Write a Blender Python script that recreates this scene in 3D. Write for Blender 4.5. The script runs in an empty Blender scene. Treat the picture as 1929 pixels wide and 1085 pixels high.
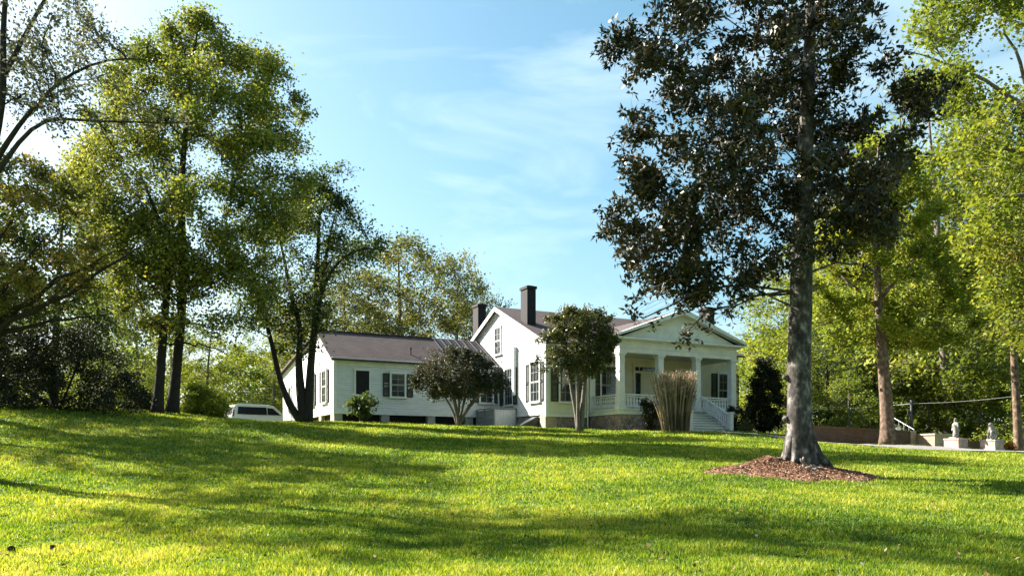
import bpy, bmesh, math, random
import numpy as np
from mathutils import Vector, Matrix

# ------------------------------------------------------------------ camera, sky, sun, exposure
SC = bpy.context.scene
COL = SC.collection
F, CX, HY, EYE = 1600.0, 964.5, 870.0, 1.6          # focal length, centre and eye level in photo pixels; eye height in m

cam = bpy.data.cameras.new('camera')
cam.sensor_width = 36.0
cam.lens = 36.0 * F / 1929.0
cam.shift_y = (HY - 542.5) / 1929.0
cam.clip_start, cam.clip_end = 0.1, 3000.0
cam_o = bpy.data.objects.new('camera', cam)
cam_o.location = (0, 0, EYE)
cam_o.rotation_euler = (math.radians(90), 0, 0)
COL.objects.link(cam_o)
SC.camera = cam_o

SUN_EL, SUN_AZ = math.radians(34), math.radians(-66)   # azimuth clockwise from +Y
SUN_DIR = Vector((math.sin(SUN_AZ) * math.cos(SUN_EL), math.cos(SUN_AZ) * math.cos(SUN_EL), math.sin(SUN_EL)))
sl = bpy.data.lights.new('sun', 'SUN')
sl.energy = 5.0
sl.angle = math.radians(0.5)
sl.color = (1.0, 0.93, 0.80)
so = bpy.data.objects.new('sun', sl)
so.rotation_euler = SUN_DIR.to_track_quat('Z', 'Y').to_euler()
COL.objects.link(so)

W = bpy.data.worlds.new('World')
SC.world = W
W.use_nodes = True
nt = W.node_tree
nt.nodes.clear()
def wn(t): return nt.nodes.new(t)
sky = wn('ShaderNodeTexSky')
sky.sky_type = 'NISHITA'
sky.sun_disc = False
sky.sun_elevation = SUN_EL
sky.sun_rotation = SUN_AZ
sky.air_density = 1.0
sky.dust_density = 2.0
sky.ozone_density = 1.3
# thin cirrus streaks
tc = wn('ShaderNodeTexCoord')
mp = wn('ShaderNodeMapping'); mp.inputs['Scale'].default_value = (1.6, 1.6, 5.0); mp.inputs['Rotation'].default_value = (0.25, 0.35, 0.3)
nz = wn('ShaderNodeTexNoise'); nz.inputs['Scale'].default_value = 2.2; nz.inputs['Detail'].default_value = 8; nz.inputs['Roughness'].default_value = 0.55
nz.inputs['Distortion'].default_value = 0.6
rp = wn('ShaderNodeValToRGB'); rp.color_ramp.elements[0].position = 0.46; rp.color_ramp.elements[1].position = 0.86
rp.color_ramp.elements[0].color = (0, 0, 0, 1); rp.color_ramp.elements[1].color = (0.75, 0.75, 0.75, 1)
mx = wn('ShaderNodeMixRGB'); mx.inputs['Color2'].default_value = (5.2, 6.2, 6.8, 1)
hs = wn('ShaderNodeHueSaturation'); hs.inputs['Saturation'].default_value = 1.18; hs.inputs['Hue'].default_value = 0.47
bg = wn('ShaderNodeBackground'); bg.inputs['Strength'].default_value = 0.052
ow = wn('ShaderNodeOutputWorld')
L = nt.links.new
L(tc.outputs['Generated'], mp.inputs['Vector']); L(mp.outputs['Vector'], nz.inputs['Vector'])
L(nz.outputs['Fac'], rp.inputs['Fac']); L(rp.outputs['Color'], mx.inputs['Fac'])
L(sky.outputs['Color'], hs.inputs['Color']); L(hs.outputs['Color'], mx.inputs['Color1'])
L(mx.outputs['Color'], bg.inputs['Color']); L(bg.outputs['Background'], ow.inputs['Surface'])

SC.view_settings.view_transform = 'Standard'
SC.view_settings.look = 'None'
SC.view_settings.gamma = 1
SC.view_settings.use_curve_mapping = False
SC.view_settings.exposure = 2.18
SC.render.engine = 'CYCLES'
SC.cycles.use_denoising = True
SC.cycles.max_bounces = 6
SC.cycles.diffuse_bounces = 2
SC.cycles.glossy_bounces = 2
SC.cycles.transmission_bounces = 4
SC.cycles.transparent_max_bounces = 8
SC.cycles.sample_clamp_indirect = 4.0
SC.cycles.sample_clamp_direct = 6.0
SC.cycles.caustics_reflective = False
SC.cycles.caustics_refractive = False

R = np.random.default_rng(11)
random.seed(5)

# ------------------------------------------------------------------ helpers
def P(px, py, Y):
    return np.array(((px - CX) * Y / F, Y, EYE + (HY - py) * Y / F))

def tag(o, label=None, cat=None, group=None, kind=None):
    if label: o['label'] = label
    if cat: o['category'] = cat
    if group: o['group'] = group
    if kind: o['kind'] = kind
    return o

def empty(name, loc, rz=0.0):
    o = bpy.data.objects.new(name, None)
    o.empty_display_size = 0.3
    o.location = loc
    o.rotation_euler = (0, 0, rz)
    COL.objects.link(o)
    return o

def link(name, me, mat=None, parent=None):
    o = bpy.data.objects.new(name, me)
    COL.objects.link(o)
    if mat is not None:
        for m in (mat if isinstance(mat, (list, tuple)) else [mat]):
            me.materials.append(m)
    if parent is not None: o.parent = parent
    return o

def np_mesh(name, V, quads=None, tris=None, attrs=None, smooth=False, mat_idx=None):
    """mesh from numpy arrays; attrs = {name: per-face float array}"""
    me = bpy.data.meshes.new(name)
    V = np.asarray(V, np.float32)
    nq = 0 if quads is None else len(quads)
    ntr = 0 if tris is None else len(tris)
    me.vertices.add(len(V)); me.vertices.foreach_set('co', V.ravel())
    loops = []
    if nq: loops.append(np.asarray(quads, np.int32).ravel())
    if ntr: loops.append(np.asarray(tris, np.int32).ravel())
    lp = np.concatenate(loops)
    me.loops.add(len(lp)); me.loops.foreach_set('vertex_index', lp)
    me.polygons.add(nq + ntr)
    st = np.concatenate([np.arange(nq) * 4, nq * 4 + np.arange(ntr) * 3]).astype(np.int32)
    me.polygons.foreach_set('loop_start', st)
    if mat_idx is not None: me.polygons.foreach_set('material_index', np.asarray(mat_idx, np.int32))
    me.update(calc_edges=True)
    if smooth: me.polygons.foreach_set('use_smooth', np.ones(nq + ntr, bool))
    for k, a in (attrs or {}).items():
        at = me.attributes.new(k, 'FLOAT', 'FACE')
        at.data.foreach_set('value', np.asarray(a, np.float32))
    return me

class MB:
    """collects boxes, prisms and tubes into ONE mesh"""
    def __init__(s): s.v = []; s.f = []
    def add(s, vs, fs):
        b = len(s.v); s.v += [tuple(map(float, p)) for p in vs]; s.f += [tuple(b + i for i in f) for f in fs]; return s
    def box(s, x0, x1, y0, y1, z0, z1):
        vs = [(x0,y0,z0),(x1,y0,z0),(x1,y1,z0),(x0,y1,z0),(x0,y0,z1),(x1,y0,z1),(x1,y1,z1),(x0,y1,z1)]
        return s.add(vs, [(0,3,2,1),(4,5,6,7),(0,1,5,4),(1,2,6,5),(2,3,7,6),(3,0,4,7)])
    def bar(s, a, b, w, h):
        a = Vector(a); b = Vector(b); d = (b - a).normalized()
        up = Vector((0,0,1)) if abs(d.z) < 0.95 else Vector((1,0,0))
        sx = d.cross(up).normalized(); uz = sx.cross(d).normalized()
        vs = []
        for p in (a, b):
            for i, j in ((-1,-1),(1,-1),(1,1),(-1,1)): vs.append(p + sx*(i*w/2) + uz*(j*h/2))
        return s.add(vs, [(3,2,1,0),(4,5,6,7),(0,1,5,4),(1,2,6,5),(2,3,7,6),(3,0,4,7)])
    def prism(s, poly, axis, a, b):
        """poly: list of 2D points; extruded along axis 'x','y' or 'z' from a to b"""
        def mk(p, t): return (t, p[0], p[1]) if axis == 'x' else ((p[0], t, p[1]) if axis == 'y' else (p[0], p[1], t))
        n = len(poly)
        vs = [mk(p, a) for p in poly] + [mk(p, b) for p in poly]
        return s.add(vs, [tuple(range(n))[::-1], tuple(range(n, 2*n))] + [(i, (i+1) % n, n + (i+1) % n, n + i) for i in range(n)])
    def tube(s, pts, rad, n=8, cap=True, squash=1.0):
        pts = [np.asarray(p, float) for p in pts]
        rings = []
        for i, p in enumerate(pts):
            d = pts[min(i+1, len(pts)-1)] - pts[max(i-1, 0)]
            d = d / (np.linalg.norm(d) + 1e-9)
            ref = np.array((0,1.0,0)) if abs(d[1]) < 0.9 else np.array((1.0,0,0))
            a = np.cross(d, ref); a /= np.linalg.norm(a); b = np.cross(d, a)
            r = rad[i] if hasattr(rad, '__len__') else rad
            rings.append([p + (a*math.cos(t) + b*math.sin(t)*squash)*r for t in np.linspace(0, 2*math.pi, n, endpoint=False)])
        vs = [q for r_ in rings for q in r_]; fs = []
        for i in range(len(pts)-1):
            for j in range(n):
                fs.append((i*n+j, i*n+(j+1) % n, (i+1)*n+(j+1) % n, (i+1)*n+j))
        if cap: fs += [tuple(range(n))[::-1], tuple((len(pts)-1)*n + j for j in range(n))]
        return s.add(vs, fs)
    def lathe(s, prof, c=(0,0,0), n=16):
        vs = []; fs = []
        for r, z in prof:
            for j in range(n):
                t = 2*math.pi*j/n; vs.append((c[0]+r*math.cos(t), c[1]+r*math.sin(t), c[2]+z))
        for i in range(len(prof)-1):
            for j in range(n): fs.append((i*n+j, i*n+(j+1) % n, (i+1)*n+(j+1) % n, (i+1)*n+j))
        fs += [tuple(range(n))[::-1], tuple((len(prof)-1)*n+j for j in range(n))]
        return s.add(vs, fs)
    def build(s, name, mat=None, parent=None, smooth=False, bevel=0.0):
        me = bpy.data.meshes.new(name)
        me.from_pydata(s.v, [], s.f); me.update()
        bm = bmesh.new(); bm.from_mesh(me)
        bmesh.ops.recalc_face_normals(bm, faces=bm.faces)
        bm.to_mesh(me); bm.free()
        if smooth: me.polygons.foreach_set('use_smooth', np.ones(len(me.polygons), bool))
        o = link(name, me, mat, parent)
        if bevel:
            m = o.modifiers.new('bevel', 'BEVEL'); m.width = bevel; m.segments = 2; m.limit_method = 'ANGLE'
        return o

# ------------------------------------------------------------------ materials
MATS = {}
def newmat(name):
    m = bpy.data.materials.new(name); m.use_nodes = True
    n = m.node_tree; n.nodes.clear()
    return m, n, n.links.new
def ramp(n, stops):
    r = n.nodes.new('ShaderNodeValToRGB'); e = r.color_ramp.elements
    while len(e) < len(stops): e.new(0.5)
    for el, (p, c) in zip(e, stops): el.position = p; el.color = (*c, 1)
    return r
def noise(n, Lk, scale, detail=5, rough=0.6, coord='Object', vec_scale=None):
    t = n.nodes.new('ShaderNodeTexCoord'); z = n.nodes.new('ShaderNodeTexNoise')
    z.inputs['Scale'].default_value = scale; z.inputs['Detail'].default_value = detail; z.inputs['Roughness'].default_value = rough
    src = t.outputs[coord]
    if vec_scale:
        m = n.nodes.new('ShaderNodeMapping'); m.inputs['Scale'].default_value = vec_scale
        Lk(src, m.inputs['Vector']); src = m.outputs['Vector']
    Lk(src, z.inputs['Vector'])
    return z
def finish(n, Lk, bsdf, col=None, bump=None, strength=0.3, dist=0.02):
    o = n.nodes.new('ShaderNodeOutputMaterial')
    if col is not None: Lk(col, bsdf.inputs['Base Color'])
    if bump is not None:
        b = n.nodes.new('ShaderNodeBump'); b.inputs['Strength'].default_value = strength; b.inputs['Distance'].default_value = dist
        Lk(bump, b.inputs['Height']); Lk(b.outputs['Normal'], bsdf.inputs['Normal'])
    Lk(bsdf.outputs[0], o.inputs['Surface'])
def noisy(name, stops, scale=6, rough=0.7, bump=0.3, dist=0.02, spec=0.3, vec_scale=None, detail=5, coord='Object', metallic=0.0):
    m, n, Lk = newmat(name)
    z = noise(n, Lk, scale, detail, 0.6, coord, vec_scale)
    r = ramp(n, stops); Lk(z.outputs['Fac'], r.inputs['Fac'])
    b = n.nodes.new('ShaderNodeBsdfPrincipled'); b.inputs['Roughness'].default_value = rough
    b.inputs['Specular IOR Level'].default_value = spec; b.inputs['Metallic'].default_value = metallic
    finish(n, Lk, b, r.outputs['Color'], z.outputs['Fac'] if bump else None, bump, dist)
    return m
def siding(name, base, board=0.125):
    """painted clapboard: sawtooth relief up the wall, faint board-to-board and weather variation"""
    m, n, Lk = newmat(name)
    t = n.nodes.new('ShaderNodeTexCoord'); sp = n.nodes.new('ShaderNodeSeparateXYZ'); Lk(t.outputs['Object'], sp.inputs[0])
    dv = n.nodes.new('ShaderNodeMath'); dv.operation = 'DIVIDE'; dv.inputs[1].default_value = board; Lk(sp.outputs['Z'], dv.inputs[0])
    fr = n.nodes.new('ShaderNodeMath'); fr.operation = 'FRACT'; Lk(dv.outputs[0], fr.inputs[0])
    inv = n.nodes.new('ShaderNodeMath'); inv.operation = 'SUBTRACT'; inv.inputs[0].default_value = 1.0; Lk(fr.outputs[0], inv.inputs[1])
    z = noise(n, Lk, 1.3, 6, 0.65, 'Object', (1, 1, 4))
    r = ramp(n, [(0.3, tuple(c*0.8 for c in base)), (0.62, base)]); Lk(z.outputs['Fac'], r.inputs['Fac'])
    gap = n.nodes.new('ShaderNodeMath'); gap.operation = 'LESS_THAN'; gap.inputs[1].default_value = 0.07; Lk(fr.outputs[0], gap.inputs[0])
    mix = n.nodes.new('ShaderNodeMixRGB'); mix.inputs['Color2'].default_value = (*[c*0.5 for c in base], 1)
    Lk(gap.outputs[0], mix.inputs['Fac']); Lk(r.outputs['Color'], mix.inputs['Color1'])
    b = n.nodes.new('ShaderNodeBsdfPrincipled'); b.inputs['Roughness'].default_value = 0.55; b.inputs['Specular IOR Level'].default_value = 0.3
    finish(n, Lk, b, mix.outputs['Color'], inv.outputs[0], 0.7, 0.02)
    return m
def shingle(name, a, b_, cell=0.2):
    m, n, Lk = newmat(name)
    t = n.nodes.new('ShaderNodeTexCoord')
    br = n.nodes.new('ShaderNodeTexBrick'); br.inputs['Scale'].default_value = 1.0
    br.inputs['Brick Width'].default_value = 0.3; br.inputs['Row Height'].default_value = 0.15; br.inputs['Mortar Size'].default_value = 0.008
    br.inputs['Color1'].default_value = (*a, 1); br.inputs['Color2'].default_value = (*b_, 1); br.inputs['Mortar'].default_value = (*[c*0.45 for c in a], 1)
    Lk(t.outputs['Object'], br.inputs['Vector'])
    z = noise(n, Lk, 1.2, 6, 0.7)
    r = ramp(n, [(0.3, (0.62,0.62,0.62)), (0.7, (1.15,1.1,1.1))]); Lk(z.outputs['Fac'], r.inputs['Fac'])
    mu = n.nodes.new('ShaderNodeMixRGB'); mu.blend_type = 'MULTIPLY'; mu.inputs['Fac'].default_value = 1
    Lk(br.outputs['Color'], mu.inputs['Color1']); Lk(r.outputs['Color'], mu.inputs['Color2'])
    b = n.nodes.new('ShaderNodeBsdfPrincipled'); b.inputs['Roughness'].default_value = 0.85
    finish(n, Lk, b, mu.outputs['Color'], br.outputs['Fac'], -0.4, 0.01)
    return m
def brickmat(name, a, b_, mortar, w=0.22, h=0.075, facing='xz', stone=False):
    m, n, Lk = newmat(name)
    t = n.nodes.new('ShaderNodeTexCoord'); sp = n.nodes.new('ShaderNodeSeparateXYZ'); Lk(t.outputs['Object'], sp.inputs[0])
    ad = n.nodes.new('ShaderNodeMath'); Lk(sp.outputs['X'], ad.inputs[0]); Lk(sp.outputs['Y'], ad.inputs[1])
    cb = n.nodes.new('ShaderNodeCombineXYZ'); Lk(ad.outputs[0], cb.inputs['X']); Lk(sp.outputs['Z'], cb.inputs['Y'])
    if stone:
        vo = n.nodes.new('ShaderNodeTexVoronoi'); vo.inputs['Scale'].default_value = 6.5; vo.feature = 'DISTANCE_TO_EDGE'
        vc = n.nodes.new('ShaderNodeTexVoronoi'); vc.inputs['Scale'].default_value = 6.5
        nzz = noise(n, Lk, 3.0, 3)
        mxv = n.nodes.new('ShaderNodeMixRGB'); mxv.inputs['Fac'].default_value = 0.25
        Lk(cb.outputs[0], mxv.inputs['Color1']); Lk(nzz.outputs['Color'], mxv.inputs['Color2'])
        Lk(mxv.outputs['Color'], vo.inputs['Vector']); Lk(mxv.outputs['Color'], vc.inputs['Vector'])
        r = ramp(n, [(0.2, a), (0.5, b_), (0.8, tuple(x*0.6 for x in a))]); Lk(vc.outputs['Color'], r.inputs['Fac'])
        ed = ramp(n, [(0.02, (0,0,0)), (0.07, (1,1,1))]); Lk(vo.outputs['Distance'], ed.inputs['Fac'])
        mix = n.nodes.new('ShaderNodeMixRGB'); mix.inputs['Color1'].default_value = (*mortar, 1)
        Lk(ed.outputs['Color'], mix.inputs['Fac']); Lk(r.outputs['Color'], mix.inputs['Color2'])
        colr, hgt, sgn = mix.outputs['Color'], ed.outputs['Color'], 0.8
    else:
        br = n.nodes.new('ShaderNodeTexBrick'); br.inputs['Scale'].default_value = 1.0
        br.inputs['Brick Width'].default_value = w; br.inputs['Row Height'].default_value = h; br.inputs['Mortar Size'].default_value = 0.01
        br.inputs['Color1'].default_value = (*a, 1); br.inputs['Color2'].default_value = (*b_, 1); br.inputs['Mortar'].default_value = (*mortar, 1)
        Lk(cb.outputs[0], br.inputs['Vector'])
        z = noise(n, Lk, 2.5, 6, 0.7); r = ramp(n, [(0.3, (0.55,0.55,0.5)), (0.7, (1.15,1.1,1.05))]); Lk(z.outputs['Fac'], r.inputs['Fac'])
        mu = n.nodes.new('ShaderNodeMixRGB'); mu.blend_type = 'MULTIPLY'; mu.inputs['Fac'].default_value = 1
        Lk(br.outputs['Color'], mu.inputs['Color1']); Lk(r.outputs['Color'], mu.inputs['Color2'])
        colr, hgt, sgn = mu.outputs['Color'], br.outputs['Fac'], -0.5
    b = n.nodes.new('ShaderNodeBsdfPrincipled'); b.inputs['Roughness'].default_value = 0.85
    finish(n, Lk, b, colr, hgt, sgn, 0.02)
    return m
def leafmat(name, stops, trans=0.38, tint=(1.25, 1.2, 0.6), rough=0.6, spec=0.2):
    m, n, Lk = newmat(name)
    a = n.nodes.new('ShaderNodeAttribute'); a.attribute_name = 'rnd'
    r = ramp(n, stops); Lk(a.outputs['Fac'], r.inputs['Fac'])
    b = n.nodes.new('ShaderNodeBsdfPrincipled'); b.inputs['Roughness'].default_value = rough; b.inputs['Specular IOR Level'].default_value = spec
    Lk(r.outputs['Color'], b.inputs['Base Color'])
    mu = n.nodes.new('ShaderNodeMixRGB'); mu.blend_type = 'MULTIPLY'; mu.inputs['Fac'].default_value = 1; mu.inputs['Color2'].default_value = (*tint, 1)
    Lk(r.outputs['Color'], mu.inputs['Color1'])
    t = n.nodes.new('ShaderNodeBsdfTranslucent'); Lk(mu.outputs['Color'], t.inputs['Color'])
    mx_ = n.nodes.new('ShaderNodeMixShader'); mx_.inputs['Fac'].default_value = trans
    Lk(b.outputs[0], mx_.inputs[1]); Lk(t.outputs[0], mx_.inputs[2])
    o = n.nodes.new('ShaderNodeOutputMaterial'); Lk(mx_.outputs[0], o.inputs['Surface'])
    return m

M = dict(
    siding = siding('white_clapboard', (0.68, 0.69, 0.70)),
    trim = noisy('white_trim_paint', [(0.3, (0.58,0.60,0.61)), (0.7, (0.74,0.75,0.75))], 3, 0.5, 0.05),
    porchwall = noisy('cream_porch_plaster', [(0.3, (0.58,0.55,0.44)), (0.7, (0.68,0.65,0.53))], 2, 0.7, 0.05),
    roof = shingle('brown_shingles', (0.046,0.030,0.032), (0.068,0.047,0.048)),
    seam = noisy('dark_metal_roofing', [(0.3, (0.025,0.024,0.032)), (0.7, (0.042,0.038,0.046))], 2, 0.7, 0.05),
    chimney = brickmat('dark_painted_brick', (0.009,0.008,0.013), (0.014,0.012,0.019), (0.006,0.006,0.008)),
    shutter = noisy('dark_green_shutter_paint', [(0.3, (0.018,0.026,0.028)), (0.7, (0.03,0.042,0.045))], 5, 0.45, 0.1),
    bulkhead = noisy('grey_green_paint', [(0.3, (0.10,0.16,0.15)), (0.7, (0.16,0.23,0.22))], 5, 0.6, 0.1),
    dark = noisy('crawl_shade_and_screen', [(0.3, (0.012,0.013,0.016)), (0.7, (0.022,0.022,0.026))], 3, 0.9, 0.1),  # shade under the wing put into a near-black colour; also the window screen
    stone = brickmat('rubble_stone', (0.28,0.20,0.17), (0.40,0.32,0.28), (0.13,0.11,0.10), stone=True),
    brick = brickmat('shaded_brick', (0.17,0.085,0.045), (0.12,0.058,0.03), (0.13,0.10,0.08)),  # same brick as the pale one, with shade put into its colour
    litbrick = brickmat('sunlit_brick', (0.50,0.36,0.28), (0.42,0.29,0.22), (0.45,0.40,0.34)),  # sunlit copy of the brick, its paling by the sun put into the colour
    paleblock = noisy('pale_stone_block', [(0.35, (0.30,0.22,0.18)), (0.55, (0.42,0.34,0.28)), (0.75, (0.50,0.43,0.37))], 5, 0.85, 0.4),
    statue = noisy('weathered_statue_stone', [(0.35, (0.08,0.085,0.07)), (0.5, (0.22,0.215,0.20)), (0.7, (0.40,0.39,0.37))], 9, 0.85, 0.4),
    concrete = noisy('pier_concrete', [(0.3, (0.25,0.25,0.25)), (0.7, (0.40,0.40,0.40))], 5, 0.9, 0.3),
    greywood = noisy('weathered_grey_wood', [(0.3, (0.20,0.20,0.20)), (0.7, (0.36,0.36,0.37))], 4, 0.8, 0.3, vec_scale=(3,3,14)),
    treads = noisy('grey_painted_treads', [(0.3, (0.20,0.26,0.24)), (0.7, (0.30,0.36,0.34))], 4, 0.6, 0.1),
    riser = noisy('white_riser_paint', [(0.3, (0.62,0.64,0.62)), (0.7, (0.74,0.76,0.74))], 4, 0.6, 0.05),
    iron = noisy('grey_iron', [(0.3, (0.22,0.24,0.24)), (0.7, (0.35,0.37,0.37))], 8, 0.5, 0.1, metallic=0.4),
    blackpole = noisy('dark_pole_paint', [(0.3, (0.02,0.025,0.03)), (0.7, (0.04,0.045,0.05))], 5, 0.6, 0.1),
    cable = noisy('pale_cable', [(0.3, (0.45,0.48,0.48)), (0.7, (0.6,0.62,0.62))], 3, 0.4, 0.0),
    carpaint = noisy('white_car_paint', [(0.3, (0.60,0.60,0.62)), (0.7, (0.66,0.66,0.68))], 1, 0.25, 0.0, spec=0.5),
    carglass = noisy('dark_car_glass', [(0.3, (0.010,0.011,0.014)), (0.7, (0.016,0.016,0.020))], 1, 0.2, 0.0, spec=0.15),
    rubber = noisy('black_rubber', [(0.3, (0.015,0.015,0.015)), (0.7, (0.025,0.025,0.025))], 8, 0.8, 0.1),
    rim = noisy('alloy_rim', [(0.3, (0.4,0.4,0.42)), (0.7, (0.5,0.5,0.52))], 4, 0.35, 0.0, metallic=0.7),
    redlens = noisy('red_lens', [(0.3, (0.16,0.01,0.01)), (0.7, (0.24,0.02,0.02))], 4, 0.2, 0.0, spec=0.5),
    bark_dark = noisy('dark_bark', [(0.3, (0.014,0.011,0.010)), (0.7, (0.045,0.037,0.031))], 7, 0.9, 0.9, 0.03, vec_scale=(3,3,0.8)),
    bark_grey = noisy('grey_bark', [(0.3, (0.07,0.06,0.052)), (0.7, (0.20,0.175,0.15))], 6, 0.9, 0.8, 0.03, vec_scale=(3,3,0.9)),
    bark_mag = noisy('mottled_magnolia_bark', [(0.36, (0.016,0.014,0.013)), (0.52, (0.062,0.055,0.052)), (0.68, (0.24,0.22,0.21))], 3.5, 0.9, 0.8, 0.03, vec_scale=(1.6,1.6,1.1), detail=9),
    bark_pale = noisy('pale_bark', [(0.35, (0.06,0.04,0.028)), (0.52, (0.13,0.085,0.06)), (0.72, (0.26,0.20,0.16))], 4, 0.9, 0.7, 0.02, vec_scale=(2,2,1.5)),
    gravel = noisy('pale_gravel', [(0.3, (0.10,0.095,0.10)), (0.5, (0.20,0.19,0.20)), (0.7, (0.36,0.34,0.35))], 26, 0.95, 0.8, 0.03, detail=8),
    pale_rock = noisy('pale_rock', [(0.3, (0.12,0.10,0.085)), (0.7, (0.28,0.25,0.22))], 9, 0.9, 0.5),
    cone = noisy('dark_cone_scales', [(0.3, (0.02,0.014,0.01)), (0.7, (0.07,0.05,0.035))], 40, 0.9, 0.6),
)
# window glass: opaque and glossy; the dim room behind is painted into its colour
def glassmat():
    m, n, Lk = newmat('window_glass')
    z = noise(n, Lk, 2.2, 3)
    r = ramp(n, [(0.35, (0.012,0.015,0.018)), (0.7, (0.045,0.055,0.06))]); Lk(z.outputs['Fac'], r.inputs['Fac'])
    b = n.nodes.new('ShaderNodeBsdfPrincipled'); b.inputs['Roughness'].default_value = 0.06; b.inputs['Specular IOR Level'].default_value = 0.6
    finish(n, Lk, b, r.outputs['Color']); return m
M['glass'] = glassmat()
M['sash'] = noisy('grey_sash_paint', [(0.3, (0.20,0.21,0.21)), (0.7, (0.34,0.35,0.35))], 4, 0.6, 0.05)

LF = dict(
    tulip = leafmat('tulip_tree_leaves', [(0.0, (0.04,0.07,0.025)), (0.35, (0.11,0.155,0.04)), (0.65, (0.24,0.26,0.05)), (1.0, (0.44,0.40,0.09))]),
    darkgreen = leafmat('dark_green_leaves', [(0.0, (0.022,0.042,0.02)), (0.5, (0.055,0.09,0.03)), (1.0, (0.17,0.20,0.05))], 0.36),
    rusty = leafmat('rust_and_green_leaves', [(0.0, (0.05,0.065,0.02)), (0.45, (0.11,0.13,0.03)), (0.75, (0.19,0.15,0.035)), (1.0, (0.30,0.16,0.04))]),
    sparse = leafmat('small_blue_green_leaves', [(0.0, (0.05,0.06,0.06)), (0.5, (0.12,0.13,0.09)), (1.0, (0.26,0.24,0.10))], 0.42, (1.1,1.1,0.9)),
    oak = leafmat('spring_oak_leaves', [(0.0, (0.04,0.06,0.02)), (0.5, (0.10,0.12,0.03)), (0.85, (0.20,0.18,0.04)), (1.0, (0.24,0.12,0.05))]),
    yellow = leafmat('yellow_green_leaves', [(0.0, (0.08,0.13,0.02)), (0.5, (0.20,0.25,0.03)), (1.0, (0.38,0.36,0.05))], 0.42),
    bright = leafmat('bright_green_leaves', [(0.0, (0.04,0.08,0.015)), (0.5, (0.13,0.18,0.025)), (1.0, (0.34,0.33,0.05))], 0.42),
    magnolia = leafmat('glossy_magnolia_leaves', [(0.0, (0.008,0.011,0.007)), (0.45, (0.018,0.025,0.011)), (0.7, (0.045,0.042,0.02)), (1.0, (0.13,0.085,0.045))], 0.08, (1.0,0.9,0.5), 0.42, 0.25),
    bush = leafmat('crape_myrtle_leaves', [(0.0, (0.016,0.020,0.012)), (0.5, (0.035,0.048,0.022)), (0.85, (0.08,0.075,0.04)), (1.0, (0.24,0.14,0.10))], 0.22, (1.1,1.0,0.7)),
    evergreen = leafmat('evergreen_shrub_leaves', [(0.0, (0.018,0.028,0.012)), (0.5, (0.05,0.065,0.022)), (0.8, (0.13,0.135,0.045)), (1.0, (0.32,0.27,0.14))], 0.2, rough=0.4),
    hedge = leafmat('dark_hedge_leaves', [(0.0, (0.012,0.018,0.010)), (0.7, (0.03,0.038,0.018)), (1.0, (0.075,0.07,0.03))], 0.2),
    straw = leafmat('dry_reed_stalks', [(0.0, (0.06,0.05,0.028)), (0.4, (0.24,0.19,0.12)), (1.0, (0.58,0.48,0.36))], 0.25, (1.1,1.0,0.8), 0.7),
    grass = leafmat('lawn_blades', [(0.0, (0.03,0.075,0.006)), (0.35, (0.10,0.185,0.012)), (0.65, (0.29,0.335,0.03)), (0.88, (0.43,0.41,0.07)), (1.0, (0.54,0.45,0.19))], 0.45, (1.2,1.2,0.55), 0.55, 0.25),
    orange = leafmat('orange_blooms', [(0.0, (0.08,0.11,0.02)), (0.5, (0.30,0.13,0.02)), (1.0, (0.55,0.24,0.03))], 0.35),
    chips = leafmat('bark_chips', [(0.0, (0.07,0.042,0.027)), (0.5, (0.23,0.115,0.07)), (0.85, (0.38,0.23,0.15)), (1.0, (0.52,0.42,0.34))], 0.0, rough=0.9),
)

# ------------------------------------------------------------------ terrain
CTRL = []
for px, py, Y in [(0,1085,9),(0,1020,11),(0,950,14),(0,890,18),(0,830,23),(0,790,27),(0,767,31),
                  (300,1085,9),(300,1000,12),(300,920,17),(300,850,23),(300,800,29),(300,776,34),
                  (600,1085,8.6),(600,1000,11.5),(600,930,15.5),(600,870,22),(600,825,30),(600,797,38),
                  (900,1085,8.5),(900,1000,12.9),(900,930,17),(900,880,21.5),(750,1000,12.6),(1350,960,13.0),(1350,915,15.6),(900,840,28),(900,811,37),
                  (1200,1085,8.5),(1200,1000,11.8),(1200,930,15.8),(1200,880,21),(1200,840,29),(1200,815,39),
                  (1500,1085,8.6),(1500,1000,12),(1500,930,16.5),(1500,892,20.2),(1500,860,25),(1450,822,36),
                  (1929,1085,8.6),(1929,1000,12.2),(1929,930,16.5),(1929,890,21),(1929,862,27),(1929,853,31),
                  (1700,846,31),(1700,841,34.5),(1560,836,35),(480,796,41),(480,800,46),(430,792,40),(540,798,44),(480,797,36),(440,791,34),(520,797,34),(480,802,30),(400,790,33)]:
    CTRL.append(P(px, py, Y))
for x, y, z in [(-9.1,43.5,3.62),(-2.5,46.5,3.5),(1.7,43,3.3),(5.3,41.6,3.12),(10.6,41.5,3.05),(13,46,3.1),(0,60,3.4),(20,36,2.05),(22,45,2.2),
                (-14,50,3.4),(-19.8,66,4.06),(-30,40,4.0),(-24,25,3.0),(-20,14,1.6),(-40,30,4.5),(-45,60,3.8),(45,30,1.4),(45,60,2.4),(0,90,3.6),(-60,90,4),(60,90,3),
                (0,0,0),(-12,2,0.3),(12,2,0.1),(0,-20,-1),(-40,-10,0.6),(40,-10,-0.2)]:
    CTRL.append(np.array((x, y, z)))
CTRL = np.array(CTRL)
def _U(r2): return 0.5 * r2 * np.log(r2 + 1e-9)
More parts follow.
